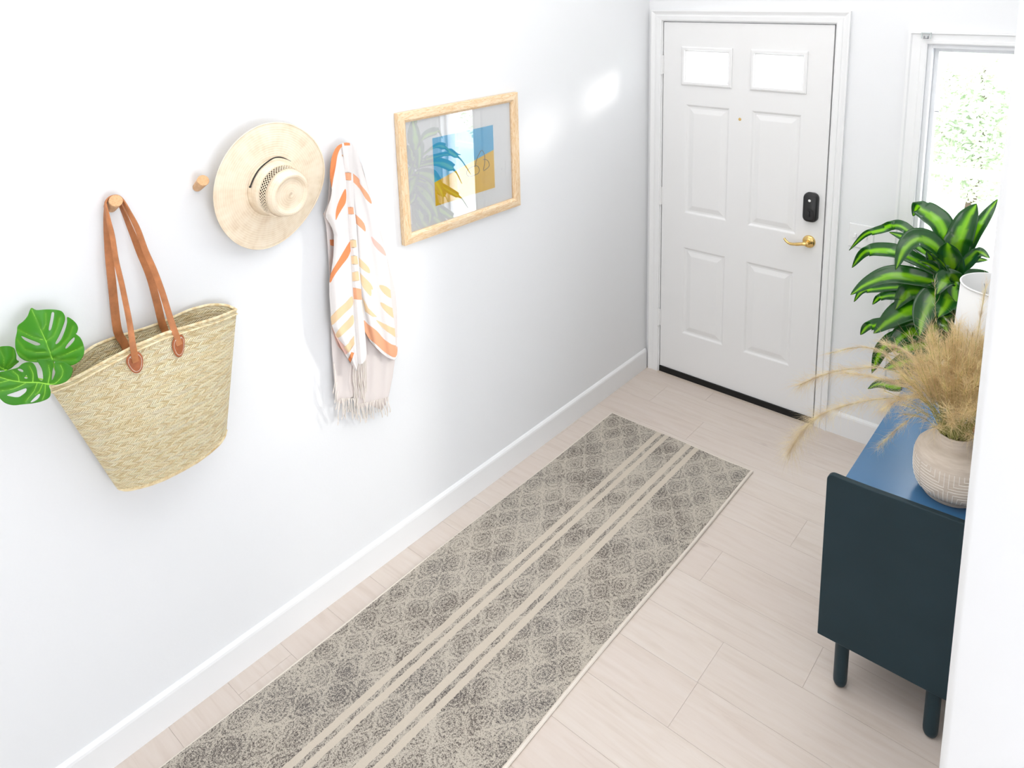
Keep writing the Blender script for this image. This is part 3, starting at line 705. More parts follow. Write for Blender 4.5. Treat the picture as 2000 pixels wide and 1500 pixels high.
# ------------------------------------------------------------------ straw hat
hat = thing('straw_hat', (.05, -2.30, 1.63), 'wide-brimmed pale straw hat with open lattice band hanging on the wall', 'hat')
HN = Vector((1, .05, -.12)).normalized(); HX = (Vector((0, 1, 0))-HN*HN.y).normalized(); HY = HN.cross(HX)
HC = at(533, 365, 0, .060)
def hatsurf(prof, n=96, jig=True):
    vs = []; uvs = []
    arc = 0; pr = None
    for (r, h) in prof:
        if pr: arc += math.dist((r, h), pr)
        pr = (r, h)
        for k in range(n):
            a = 2*PI*k/n; b = max(0, (r-.1)/.1)
            hh = h + (b*b*(.008*math.sin(2*a+.5)+.004*math.sin(3*a+1)) if jig else 0)
            vs.append(HC+HX*(r*.94*math.cos(a))+HY*(r*math.sin(a))+HN*hh); uvs.append((arc, a/(2*PI)))
    fs = [(i*n+k, i*n+(k+1) % n, (i+1)*n+(k+1) % n, (i+1)*n+k) for i in range(len(prof)-1) for k in range(n)]
    return vs, fs, uvs
def hatpart(name, prof, mt=HAT, parent=hat):
    m = MB(); v, f, u = hatsurf(prof); m.add(v, f); m.uv = {i: q for i, q in enumerate(u)}; o = m.build(name, mt, parent, True, sharp=60); s_ = o.modifiers.new('s', 'SOLIDIFY'); s_.thickness = .0018; return o
bp = [(.090, .004)] + [(.092+.113*k/16, .000-.006*(k/16)**2) for k in range(17)]
hatpart('brim', bp); m = MB(); m.tube([HC+HX*(.205*.94*math.cos(a))+HY*(.205*math.sin(a))+HN*(-.006+(1.05**2)*(.008*math.sin(2*a+.5)+.004*math.sin(3*a+1))) for a in [2*PI*k/96 for k in range(97)]], .0022, 6, False); m.build('brim_edge', HAT, hat, True)
lowr, upr = (.0825, .044), (.0775, .070)
hatpart('crown', [(.0935, .0), (.0905, .004), (.088, .012), (.0855, .028), lowr])
hatpart('crown_top', [upr, (.074, .084), (.070, .093), (.066, .098), (.061, .0995), (.056, .097), (.052, .092), (.049, .090), (.030, .093), (.012, .095), (0.0005, .0955)])
# open lattice band
hatpart('crown_inner_shade', [(.0775, .040), (.0735, .074)], mat('dark_interior_shade', (.05, .03, .02), .8, .1))  # dark band paints the crown's interior shade seen through the lattice holes
m = MB(); n = 52
for k in range(n):
    for dr in (1, -1):
        pts = []
        for q in range(5):
            f = q/4; a = 2*PI*(k+dr*f*2.4)/n; r = lerp(lowr[0], upr[0], f)+.0003*dr; h = lerp(lowr[1], upr[1], f); pts.append(HC+HX*(r*.94*math.cos(a))+HY*(r*math.sin(a))+HN*h)
        m.tube(pts, .00125, 4, False)
m.build('lattice_band', HAT, hat, True)
def hatpt(px, py, h):  # point above the brim plane along the camera ray
    d = FW + RT*((px-CX)/FPX) - UP*((py-CY)/FPX); t = ((HC+HN*h)-CAM).dot(HN)/d.dot(HN); return CAM+d*t
m = MB(); cp = catmull([hatpt(*p, .012) for p in ((489, 364), (496, 347), (506, 331), (520, 318), (534, 309), (546, 307), (558, 310), (568, 315))], 6)
m.tube(cp, [.0022*(1 if k < len(cp)-12 else max(.35, (len(cp)-k)/12)) for k in range(len(cp))], 8)
kn = hatpt(488.5, 365, .012); m.lathe([(.0, -.0035), (.003, -.002), (.004, 0), (.003, .002), (0, .0035)], kn, 12); m.build('chin_cord', CORD, hat, True)

# ------------------------------------------------------------------ striped towel
tw = thing('beach_towel', (.03, -2.03, 1.70), 'white cotton towel with orange and peach stripes hanging on wall beside hat', 'towel')
WHT = (.90, .86, .845); ORG = (.90, .335, .14); ORL = (.92, .47, .28); PCH = (.93, .69, .43); PNK = (.90, .60, .52)
def t7(pts): return [(620+x/5, 260+y/5) for x, y in pts]
def t3(pts): return [(600+x/4.686, 540+y/4.686) for x, y in pts]
TCOL = {}
def tmat(c):
    if c not in TCOL:
        m = mat('cotton_towel', c, .95, .05); n = NT(m); o = n.obj()
        n.base(n.mix(n.math('MULTIPLY', n.noise(o, 260, 2), .16), c, tuple(min(1, v*1.15+.06) for v in c))); n.bump(n.noise(o, 900, 2), .3, .001)
        out = n.n['Material Output']; mx = n.new('ShaderNodeMixShader'); mx.inputs[0].default_value = .15; tb = n.new('ShaderNodeBsdfTranslucent'); tb.inputs[0].default_value = (*c, 1)
        n.link(n.b.outputs[0], mx.inputs[1]); n.link(tb.outputs[0], mx.inputs[2]); n.link(mx.outputs[0], out.inputs[0]); TCOL[c] = m
    return TCOL[c]
def sheet(outline, xf, stripes, step=1.5, base=WHT, sm=2):
    O = smoothpoly(outline, sm); SP = [(smoothpoly(P, 3) if len(P) > 5 else P, c) for P, c in stripes]
    pts = [Vector(p) for p in O]; edges = [(i, (i+1) % len(O)) for i in range(len(O))]
    for P, c in SP:
        o = len(pts); pts += [Vector(p) for p in P]; edges += [(o+i, o+(i+1) % len(P)) for i in range(len(P))]
    xs = [q[0] for q in O]; ys = [q[1] for q in O]; y = min(ys)+step*.5; r = 0
    while y < max(ys):
        x = min(xs)+step*(.5 if r % 2 else .1)
        while x < max(xs):
            if inpoly(x, y, O): pts.append(Vector((x, y)))
            x += step
        y += step; r += 1
    V, E, F = delaunay_2d_cdt(pts, edges, [], 0, 1e-3)[:3]
    cols = [base]+list(dict.fromkeys(c for _, c in SP)); m = MB(); fs = []; mi = []
    for f in F:
        cx = sum(V[i].x for i in f)/len(f); cy = sum(V[i].y for i in f)/len(f)
        if not inpoly(cx, cy, O): continue
        k = 0
        for P, c in SP:
            if inpoly(cx, cy, P): k = cols.index(c); break
        fs.append(tuple(f)); mi.append(k)
    m.add([at(v.x, v.y, 0, xf(v.x, v.y)) for v in V], fs); m.mi = mi; m.mats = [tmat(c) for c in cols]; return m
def build_sheet(name, m):
    used = sorted({i for f in m.f for i in f}); mp_ = {a: k for k, a in enumerate(used)}; m.v = [m.v[i] for i in used]; m.f = [tuple(mp_[i] for i in f) for f in m.f]
    o = m.build(name, m.mats, tw, True, sharp=80); s_ = o.modifiers.new('s', 'SOLIDIFY'); s_.thickness = .0014; return o
def edgeX(rows, y):
    for i in range(len(rows)-1):
        if rows[i][0] <= y <= rows[i+1][0]: return lerp(rows[i][1], rows[i+1][1], (y-rows[i][0])/(rows[i+1][0]-rows[i][0]))
    return rows[0][1] if y < rows[0][0] else rows[-1][1]
# back hanging layer (left edge and bottom, pale)
back_o = [(650,300),(644,345),(640,400),(632,418),(637,440),(643,520),(646,600),(648,680),(655,760),(663,790),(690,775),(700,800),(722,790),(745,800),(760,770),(772,700),(776,640),(772,570),(760,520),(745,460),(725,390),(706,320),(690,300),(670,296)]
bst = [(t7([(120,1040),(170,1040),(165,1105),(125,1095)]), ORG), (t7([(35,800),(75,735),(60,800),(60,830)]), ORL), (t3([(215,420),(375,680),(340,700),(280,640),(250,560)]), PNK)]
m = sheet(back_o, lambda x, y: .016+.010*min(1, (y-300)/60)+.003*math.sin(x*.25+y*.01), bst, 2.6, (.84, .77, .745)); build_sheet('back_layer', m)
# right panel
right_o = [(690,283),(698,296),(704,318),(712,345),(724,385),(738,420),(752,470),(765,540),(772,580),(775,640),(776,697),(760,700),(735,680),(714,650),(703,610),(700,560),(697,500),(694,450),(689,400),(683,350),(677,300),(672,282),(680,279)]
rst = [(t7([(265,385),(330,385),(405,445),(420,500),(500,600),(530,690),(470,640),(410,540),(330,465),(268,458)]), ORL),
       (t7([(355,790),(380,800),(455,880),(470,960),(430,930),(360,860)]), ORL), (t7([(525,1010),(560,1040),(640,1120),(670,1200),(600,1150),(545,1080)]), PNK),
       (t7([(385,1200),(420,1230),(500,1310),(510,1370),(440,1330),(398,1280)]), PCH), (t7([(400,1340),(430,1380),(520,1470),(540,1530),(470,1490),(410,1420)]), PCH),
       (t3([(490,10),(520,60),(580,90),(585,180),(540,140),(500,80)]), PCH), (t3([(660,80),(720,90),(785,150),(780,200),(730,180),(680,130)]), PCH),
       (t3([(500,180),(560,290),(640,370),(600,370),(530,320)]), PCH), (t3([(670,235),(740,270),(822,320),(818,390),(760,360),(690,290)]), PCH),
       (t3([(630,400),(680,420),(760,460),(825,490),(822,560),(770,530),(700,480)]), PCH),
       (t3([(517,400),(560,440),(640,500),(700,570),(770,620),(825,645),(808,740),(720,700),(640,630),(545,545),(522,480)]), ORL)]
Re = [(280,700),(345,712),(420,738),(540,765),(700,776)]; Le = [(280,672),(350,683),(450,694),(560,700),(700,735)]
def xright(x, y):
    a = edgeX(Le, y); b = edgeX(Re, y); u = max(0, min(1, (x-a)/max(6, b-a))); s = min(1, (y-279)/90)
    return .036+.022*s*math.sin(u*PI*.95)*(1-.5*u)+.008*s*math.sin(u*PI*3+.6)-.012*s*u+.012*(1-s)
m = sheet(right_o, xright, rst, 1.4); build_sheet('right_panel', m)
# left front panel
left_o = [(672,284),(664,282),(655,291),(648,308),(645,330),(645,352),(648,370),(645,390),(636,418),(640,430),(648,445),(652,462),(651,500),(647,530),(643,555),(645,600),(648,635),(655,655),(665,676),(678,698),(690,716),(697,725),(700,690),(696,640),(692,560),(688,500),(684,450),(681,400),(679,350),(677,310)]
lst = [(t7([(110,300),(150,200),(200,120),(262,88),(262,112),(225,150),(195,220),(178,330),(155,450),(135,545),(122,430)]), ORG),
       (t7([(270,545),(282,600),(275,680),(240,740),(205,800),(180,850),(178,790),(190,720),(220,640)]), ORG),
       (t7([(325,1050),(328,1130),(300,1210),(240,1290),(180,1370),(130,1450),(118,1440),(130,1370),(200,1250),(270,1130)]), ORG),
       (t3([(205,0),(240,0),(225,40),(210,60),(200,30)]), ORG), (t3([(410,180),(418,260),(350,330),(280,400),(225,445),(205,390),(270,310),(350,240)]), PCH),
       (t3([(418,350),(425,430),(370,490),(290,560),(260,530),(310,460),(370,400)]), PCH), (t3([(430,540),(432,620),(380,700),(335,650),(380,610)]), PCH),
       (t3([(215,430),(260,530),(300,590),(375,670),(350,715),(290,640),(235,520)]), PNK), (t3([(405,690),(430,700),(390,810),(365,810),(370,770)]), ORG)]
def xleft(x, y):
    a = edgeX([(284,664),(350,645),(418,636),(460,652),(555,643),(640,648),(725,697)], y); b = edgeX([(284,672),(350,680),(450,685),(560,692),(725,700)], y); u = max(0, min(1, (x-a)/max(4, b-a))); s = min(1, (y-279)/90)
    return .048+.016*s*math.sin(u*PI)+.006*s*math.sin(u*PI*2.6)+.006*u
m = sheet(left_o, xleft, lst, 1.4); build_sheet('left_panel', m)
# centre fold
mid_o = [(668,282),(672,279),(682,279),(688,286),(688,310),(690,350),(692,400),(696,440),(700,500),(705,560),(708,600),(712,640),(716,690),(712,706),(703,712),(696,700),(692,650),(689,600),(687,560),(684,500),(681,450),(679,400),(675,350),(671,310)]
mst = [(t7([(255,86),(262,86),(315,92),(320,120),(262,122)]), ORG), (t7([(262,385),(330,388),(330,462),(266,458)]), ORL), (t7([(298,722),(350,724),(357,792),(302,792)]), ORL),
       (t7([(318,1044),(378,1044),(382,1115),(326,1118)]), PCH), (t7([(328,1200),(388,1200),(400,1280),(334,1280)]), PCH), (t7([(338,1360),(400,1350),(412,1440),(342,1446)]), PCH),
       (t3([(415,100),(495,115),(500,215),(415,205)]), ORL), (t3([(412,205),(430,205),(432,620),(415,680)]), PCH), (t3([(495,210),(520,300),(515,380),(505,300)]), PCH)]
def xmid(x, y):
    c = edgeX([(280,678),(450,688),(600,698),(710,706)], y); s = min(1, (y-279)/70); return .062+.010*s-.0012*min(14, abs(x-c))*(.3+s)
m = sheet(mid_o, xmid, mst, 1.3); build_sheet('front_fold', m)
# twisted fringe along the lower edges
m = MB(); rf = random.Random(5)
for (xa, ya, xb, yb, n, L) in ((651, 700, 664, 792, 5, 46), (664, 778, 700, 778, 16, 38), (690, 712, 716, 704, 12, 78), (700, 790, 760, 775, 20, 34)):
    for k in range(n):
        f = (k+.5)/n; x = lerp(xa, xb, f); y = lerp(ya, yb, f); d = .03+rf.random()*.012; w = rf.uniform(-5, 7); LL = L*rf.uniform(.7, 1.15)
        P = catmull([at(x, y, 0, d), at(x+w*.3+rf.uniform(-1.5, 1.5), y+LL*.4, 0, d+.003), at(x+w*.7+rf.uniform(-2, 2), y+LL*.75, 0, d-.004), at(x+w, y+LL, 0, d-.008)], 5)
        m.tube(P, [.0017]*(len(P)-3)+[.0028, .0016, .0008], 5)
FR = mat('fringe_cotton', (.86, .80, .74), .95, .05); m.build('fringe', FR, tw, True)

# ------------------------------------------------------------------ framed picture
FY0, FY1, FZ0, FZ1 = -1.790, -1.1197, 1.281, 1.7955
pic = thing('framed_print', (.0, (FY0+FY1)/2, FZ0), 'pine-framed blue and yellow sunglasses print behind glass on the left wall', 'picture')
fw = .040
def fbar(a, b, c, d, mt):
    m = MB(); # mitred bar: outer a->b, inner d->c (y,z)
    prof = [(0, .002), (0, .022), (.12, .0235), (.75, .0235), (.9, .020), (1, .016), (1, .006)]
    vs = []
    for (o_, i_) in ((a, d), (b, c)):
        for s, x in prof: vs.append((x, lerp(o_[0], i_[0], s), lerp(o_[1], i_[1], s)))
    k = len(prof); m.add(vs, [(q, q+1, k+q+1, k+q) for q in range(k-1)] + [(0, k, 2*k-1, k-1), tuple(range(k)), tuple(k+q for q in range(k))])
    return m.build('frame_bar', mt, pic, True, sharp=30)
O_ = [(FY0, FZ0), (FY1, FZ0), (FY1, FZ1), (FY0, FZ1)]; I_ = [(FY0+fw, FZ0+fw), (FY1-fw, FZ0+fw), (FY1-fw, FZ1-fw), (FY0+fw, FZ1-fw)]
for k in range(4): fbar(O_[k], O_[(k+1) % 4], I_[(k+1) % 4], I_[k], PINE_H if k % 2 == 0 else PINE_V)
m = MB(); m.box((.002, FY0+.01, FZ0+.01), (.007, FY1-.01, FZ1-.01)); m.build('mat_board', MAT_B, pic)
AY0, AY1, AZ0, AZ1 = -1.613, -1.268, 1.394, 1.671; x = .0074
pr = MB(); zl, zr = AZ0+.098, AZ0+.168
pr.add([(x, AY0, zl), (x, AY1, zr), (x, AY1, AZ1), (x, AY0, AZ1)], [(0, 1, 2, 3)], 0); pr.add([(x, AY0, AZ0), (x, AY1, AZ0), (x, AY1, zr), (x, AY0, zl)], [(0, 1, 2, 3)], 1)
g = []
def P2(u, v): return Vector((x+.0004, lerp(AY0, AY1, u), lerp(AZ0, AZ1, v)))
art = pr.build('art_print', [SKYB, YEL], pic)
def a4(px, py): return at(760+px/4, 160+py/4, 0, x+.0004)
m = MB()
for pts in ([(735,690),(745,640),(748,600),(742,560),(722,535),(695,580),(680,620),(676,660)], [(738,695),(760,680),(782,655),(775,620),(755,606),(735,605)], [(676,655),(695,660),(705,690),(695,715),(676,725)], [(676,655),(640,668),(612,690),(606,720),(630,740),(676,725)]):
    m.tube(catmull([a4(*p) for p in pts], 5), .0013, 5)
m.build('drawn_sunglasses', LINEB, art)
m = MB(); m.box((.0105, FY0+fw-.004, FZ0+fw-.004), (.0125, FY1-fw+.004, FZ1-fw+.004)); m.build('glass_pane', PICGLASS, pic)

# ------------------------------------------------------------------ sideboard
sb = thing('sideboard', (1.74, -.9, 0), 'dark teal painted sideboard on round legs against the right wall', 'sideboard')
SX0, SX1, SY0, SY1, SZ0, SZT = 1.531, 1.945, -1.425, -.545, .178, .738
def sidepanel(y):
    prof = [(SX0, SZ0), (SX1, SZ0), (SX1, .769), (SX1-.06, .768), (1.85, .767), (1.78, .765), (1.72, .763), (1.66, .761), (1.60, .760), (SX0+.024, .761)]
    prof += [(SX0+.022-.022*math.sin(a), .739+.022*math.cos(a)) for a in [k*PI/2/8 for k in range(1, 9)]]
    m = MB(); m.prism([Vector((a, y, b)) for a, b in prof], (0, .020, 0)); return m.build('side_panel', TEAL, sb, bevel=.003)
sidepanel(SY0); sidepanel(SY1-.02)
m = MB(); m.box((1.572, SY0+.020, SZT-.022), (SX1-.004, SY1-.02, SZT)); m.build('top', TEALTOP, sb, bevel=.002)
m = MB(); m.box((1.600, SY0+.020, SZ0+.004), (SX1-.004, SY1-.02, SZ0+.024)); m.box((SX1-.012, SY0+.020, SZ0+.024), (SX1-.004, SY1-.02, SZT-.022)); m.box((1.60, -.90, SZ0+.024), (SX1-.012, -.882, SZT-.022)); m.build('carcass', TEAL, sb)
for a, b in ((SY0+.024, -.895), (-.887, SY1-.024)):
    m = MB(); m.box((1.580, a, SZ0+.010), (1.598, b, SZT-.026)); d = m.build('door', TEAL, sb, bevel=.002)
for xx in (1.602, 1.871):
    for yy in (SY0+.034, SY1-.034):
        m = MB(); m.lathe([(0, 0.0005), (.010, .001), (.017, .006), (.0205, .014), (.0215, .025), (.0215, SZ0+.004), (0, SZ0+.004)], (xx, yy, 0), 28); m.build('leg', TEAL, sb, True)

# ------------------------------------------------------------------ vase
VC = Vector((1.840, -1.258, SZT)); vs_ = thing('vase', VC, 'round beige clay vase with white carved maze lines on the sideboard', 'vase')
vp = [(0, 0), (.070, 0), (.074, .002), (.075, .010), (.072, .013), (.081, .017), (.092, .026), (.100, .042), (.104, .062), (.1055, .085), (.1055, .108), (.1035, .128), (.098, .145), (.088, .157), (.073, .165), (.058, .169), (.050, .174), (.0475, .184), (.0485, .196), (.050, .200), (.047, .2005), (.044, .198), (.043, .18), (.043, .165)]
def vr(z):
    for i in range(5, len(vp)-1):
        if vp[i][1] <= z <= vp[i+1][1]: return lerp(vp[i][0], vp[i+1][0], (z-vp[i][1])/(vp[i+1][1]-vp[i][1]))
    return .08
dense = []
for i in range(len(vp)-1):
    dense += [(lerp(vp[i][0], vp[i+1][0], k/3), lerp(vp[i][1], vp[i+1][1], k/3)) for k in range(3)]
dense.append(vp[-1]); m = MB(); m.lathe(dense, VC, 72); m.build('vase_body', CLAY, vs_, True, sharp=50)
m = MB(); Rv = .1055; base_a = math.atan2(CAM.y-VC.y, CAM.x-VC.x)-.10
def vpt(u, z): a = base_a+u/Rv; r = vr(z)+.0002; return VC+Vector((r*math.cos(a), r*math.sin(a), z))
cell = 2*PI*Rv/4
for c in range(4):
    for sx in (1, -1):
        for sz in (1, -1):
            for k in range(5):
                du = .006+.0130*k; dz = .0045+.0098*k; zc = .072; ue = cell/2-.003; ze = (.122 if sz > 0 else .022)
                cz = zc+sz*dz
                if (sz > 0 and cz > ze-.004) or (sz < 0 and cz < ze+.003): continue
                pts = [vpt(c*cell+sx*u, cz) for u in [lerp(ue, du, q/8) for q in range(9)]] + [vpt(c*cell+sx*du, lerp(cz, ze, q/7)) for q in range(1, 8)]
                m.tube(pts, .0009, 5)
m.build('carved_lines', CLAYL, vs_, True)

# ------------------------------------------------------------------ dried grass
def wisp_mesh(m, P, n, L, rad, rg, start=.35, droop=.6, spread=.5):
    for k in range(n):
        f = start+(1-start)*rg.random(); p = interp(P, f); q = interp(P, min(1, f+.04)); t = (q-p); t = t.normalized() if t.length > 1e-6 else (P[-1]-P[-2]).normalized()
        d = (t+Vector((rg.gauss(0, spread), rg.gauss(0, spread), rg.gauss(0, spread)))).normalized(); l = L*rg.uniform(.4, 1.1)
        a = p; b = p+d*l*.5+Vector((rg.gauss(0, .004), rg.gauss(0, .004), -.02*l*droop)); c = p+d*l+Vector((rg.gauss(0, .01), rg.gauss(0, .01), -l*.35*droop))
        n_ = t.cross(d); n_ = n_.normalized() if n_.length > 1e-5 else Vector((0, 0, 1)); w = n_*rad
        w2 = d.cross(n_).normalized()*rad
        m.add([a-w, a+w, b+w*.8, b-w*.8, c], [(0, 1, 2, 3), (3, 2, 4)]); m.add([a-w2, a+w2, b+w2*.8, b-w2*.8, c], [(0, 1, 2, 3), (3, 2, 4)])
NECK = VC+Vector((0, 0, .180)); rg = random.Random(11)
gr = thing('dried_grass', NECK, 'dense bunch of golden dried feather grass standing in the clay vase', 'dried grass')
ms, mp = MB(), MB()
for k in range(250):
    a = rg.uniform(0, 2*PI); tilt = abs(rg.gauss(0, .42)); tilt = min(tilt, .85); Ls = rg.uniform(.19, .35)*(1-.15*tilt)
    r0 = .036*math.sqrt(rg.random()); root = NECK+Vector((r0*math.cos(a), r0*math.sin(a), 0))
    low = NECK+Vector((r0*.5*math.cos(a+2), r0*.5*math.sin(a+2), -.12))
    d = Vector((math.cos(a)*math.sin(tilt), math.sin(a)*math.sin(tilt), math.cos(tilt)))
    if (root+d*Ls).x > XR-.03: d.x *= .25; d.normalize()
    P = catmull([low, root, root+d*Ls*.5+Vector((0, 0, .012)), root+d*Ls+Vector((0, 0, -.03*tilt))], 6)
    ms.tube(P, [.0015]*8+[.0007]*(len(P)-8), 4, False)
    wisp_mesh(mp, P, 95, .066, .00027, rg, .60, .3, .5)
for q_ in (ms, mp): q_.v = [(min(v[0], 1.971), v[1], v[2]) for v in q_.v]
ms.build('stems', GSTEM, gr, kind='stuff'); mp.build('plumes', PLUME, gr, kind='stuff')
def stalk(label, px, ys, n, L, mt=PALEPL, spread=.35, start=.45, droop=.6):
    pts = [NECK+Vector((0, 0, -.08)), NECK+Vector((-.01, .0, .02))] + [at(a, b, 1, y) for (a, b), y in zip(px, ys)]; P = catmull(pts, 8)
    o = thing('grass_stalk', NECK, label, 'dried grass', 'long dried grass stalks in the vase')
    m = MB(); m.tube(P, [.0010]*(len(P)//2)+[.0006]*(len(P)-len(P)//2), 5, False); m.v = [(min(v[0], 1.971), v[1], v[2]) for v in m.v]; m.build('stem', GSTEM, o, True)
    m = MB(); wisp_mesh(m, P, int(n*1.7), L*1.1, .00025, rg, start, droop, spread); m.v = [(min(v[0], 1.971), v[1], v[2]) for v in m.v]; m.build('plume', mt, o, kind='stuff')
stalk('longest grass stalk arching left with its plume drooping below the door corner', [(1800,792),(1740,778),(1660,790),(1600,812),(1565,845),(1540,885)], [-1.30,-1.28,-1.25,-1.24,-1.23,-1.22], 700, .085, PALEPL, .60, .42, .7)
stalk('long grass stalk reaching left to the door bottom above the lowest arching stalk', [(1795,755),(1730,720),(1650,722),(1600,735),(1562,752)], [-1.28,-1.24,-1.20,-1.18,-1.16], 380, .075, PALEPL, .5, .48)
stalk('thin uppermost grass stalk arching left across the white wall', [(1790,725),(1730,690),(1680,678),(1620,690)], [-1.28,-1.25,-1.22,-1.2], 130, .06, PALEPL, .22, .55)
stalk('short drooping grass stalk hanging over the blue sideboard top', [(1805,806),(1775,820),(1745,845),(1716,872)], [-1.30,-1.28,-1.27,-1.26], 150, .04, PALEPL, .3, .6)
stalk('grass stalk with loose fluffy plume curving left beside the vase neck', [(1812,790),(1785,775),(1755,780),(1725,800)], [-1.33,-1.34,-1.34,-1.34], 300, .05, PALEPL, .5, .5)
stalk('upright grass stalk rising in front of the white lampshade', [(1888,760),(1905,680),(1915,620),(1925,560)], [-1.28,-1.26,-1.24,-1.22], 130, .05, PALEPL, .2, .6, .2)
stalk('upright grass stalk crossing the dark plant leaves', [(1850,760),(1838,690),(1828,620),(1826,548)], [-1.28,-1.26,-1.24,-1.23], 26, .03, PALEPL, .15, .6, .2)
stalk('grass stalk leaning up and left over the green leaves', [(1822,760),(1795,715),(1765,685),(1722,668)], [-1.28,-1.26,-1.24,-1.2], 200, .05, PALEPL, .3, .5)
stalk('grass stalk fanning left just above the sideboard edge', [(1800,775),(1750,748),(1700,735),(1650,728)], [-1.30,-1.28,-1.26,-1.25], 240, .06, PALEPL, .3, .5)

# ------------------------------------------------------------------ table lamp
LC = Vector((1.868, -.93, SZT)); lamp = thing('table_lamp', LC, 'table lamp with tapered white drum shade and wooden base on the sideboard', 'lamp')
m = MB(); m.lathe([(0, 0), (.062, 0), (.066, .004), (.066, .030), (.060, .036), (.035, .045), (.022, .07), (.018, .12), (.018, .22), (0, .22)], LC, 40); m.build('base', LAMPW, lamp, True)
m = MB(); m.lathe([(.006, .22), (.006, .42)], LC, 12); 
for a in (0, 2.09, 4.19): m.tube([LC+Vector((0, 0, .42)), LC+Vector((.1*math.cos(a), .1*math.sin(a), .52))], .0018, 6)
m.build('stem', STEEL, lamp, True)
m = MB(); m.lathe([(.116, .27), (.104, .555)], LC, 64); sh = m.build('lamp_shade', SHADE, lamp, True); q = sh.modifiers.new('s', 'SOLIDIFY'); q.thickness = .003
m = MB(); m.tube([LC+Vector((.104*math.cos(a), .104*math.sin(a), .555)) for a in [2*PI*k/64 for k in range(65)]], .003, 8, False); m.build('shade_rim', SHADE, lamp, True)

# ------------------------------------------------------------------ dracaena
PY = -.35; PCN = Vector((1.668, PY, 0))
dr = thing('potted_dracaena', PCN, 'large green striped-leaf dracaena in a tall black planter standing before the window', 'plant')
m = MB(); m.lathe([(0, 0), (.105, 0), (.110, .005), (.140, .58), (.146, .585), (.146, .62), (.137, .62), (.133, .58), (0, .57)], PCN, 48); m.build('pot', POTM, dr, True)
m = MB(); m.tube(catmull([PCN+Vector((0, 0, .54)), PCN+Vector((.002, 0, .72)), PCN+Vector((.0, 0, .85)), PCN+Vector((-.004, 0, .95))], 6), [.016]*12+[.012]*7, 12); m.build('cane', STEMM, dr, True)
rl = random.Random(3)
def dleaf(nodes, w, ytip, y0=PY, curl=.25):
    k = len(nodes); pts = []
    for i, (a, b) in enumerate(nodes):
        f = i/(k-1); y = lerp(y0, y0+ytip, f); pts.append(at(1640+a/3.408, 360+b/3.408, 1, y))
    P = catmull(pts, 8); n = len(P); wid = 1.5*w/3.408*depth(P[n//2])/FPX; vs = []; cols = []
    NW = 10
    for i, p in enumerate(P):
        f = i/(n-1); t = (P[min(i+1, n-1)]-P[max(i-1, 0)]).normalized()
        view = (CAM-p).normalized(); sd = t.cross(view)
        # blades lie mostly level: blend the across-direction with the horizontal one
        hz = t.cross(Vector((0, 0, 1))); 
        if hz.length > .2:
            hz.normalize(); 
            if hz.dot(sd) < 0: hz = -hz
            sd = (sd.normalized()*.56+hz*.44)
        sd.normalize(); nr = sd.cross(t).normalized()
        ww = wid*(math.sin(PI*min(1, .16+f*.84))**.75)*(1 if f < .7 else 1); ww = max(ww, .0015) if f < .98 else .0012
        for q in range(NW+1):
            u = q/NW*2-1; lift = -curl*ww*.5*(1-u*u)*1.0+.0012*math.sin(f*18+u*3)
            vs.append(p+sd*(u*ww/2)+nr*lift)
            s = abs(u+.10*math.sin(f*3)); st = .5+.5*math.sin(u*40+f*2)
            lim = .30+.05*math.sin(f*9+w)
            if s < lim: c = lerp3((.18, .46, .012), (.46, .68, .03), (1-s/lim)*.5*st+.15)
            elif s < lim+.18: c = lerp3((.09, .30, .012), (.018, .13, .016), (s-lim)/.18)
            else: c = (.018, .13, .018)
            cols.append(c)
    m = MB(); m.col = cols; m.add(vs, [(i*(NW+1)+q, i*(NW+1)+q+1, (i+1)*(NW+1)+q+1, (i+1)*(NW+1)+q) for i in range(n-1) for q in range(NW)])
    o = m.build('leaf', DRAC, dr, True, sharp=80); s_ = o.modifiers.new('s', 'SOLIDIFY'); s_.thickness = .0009
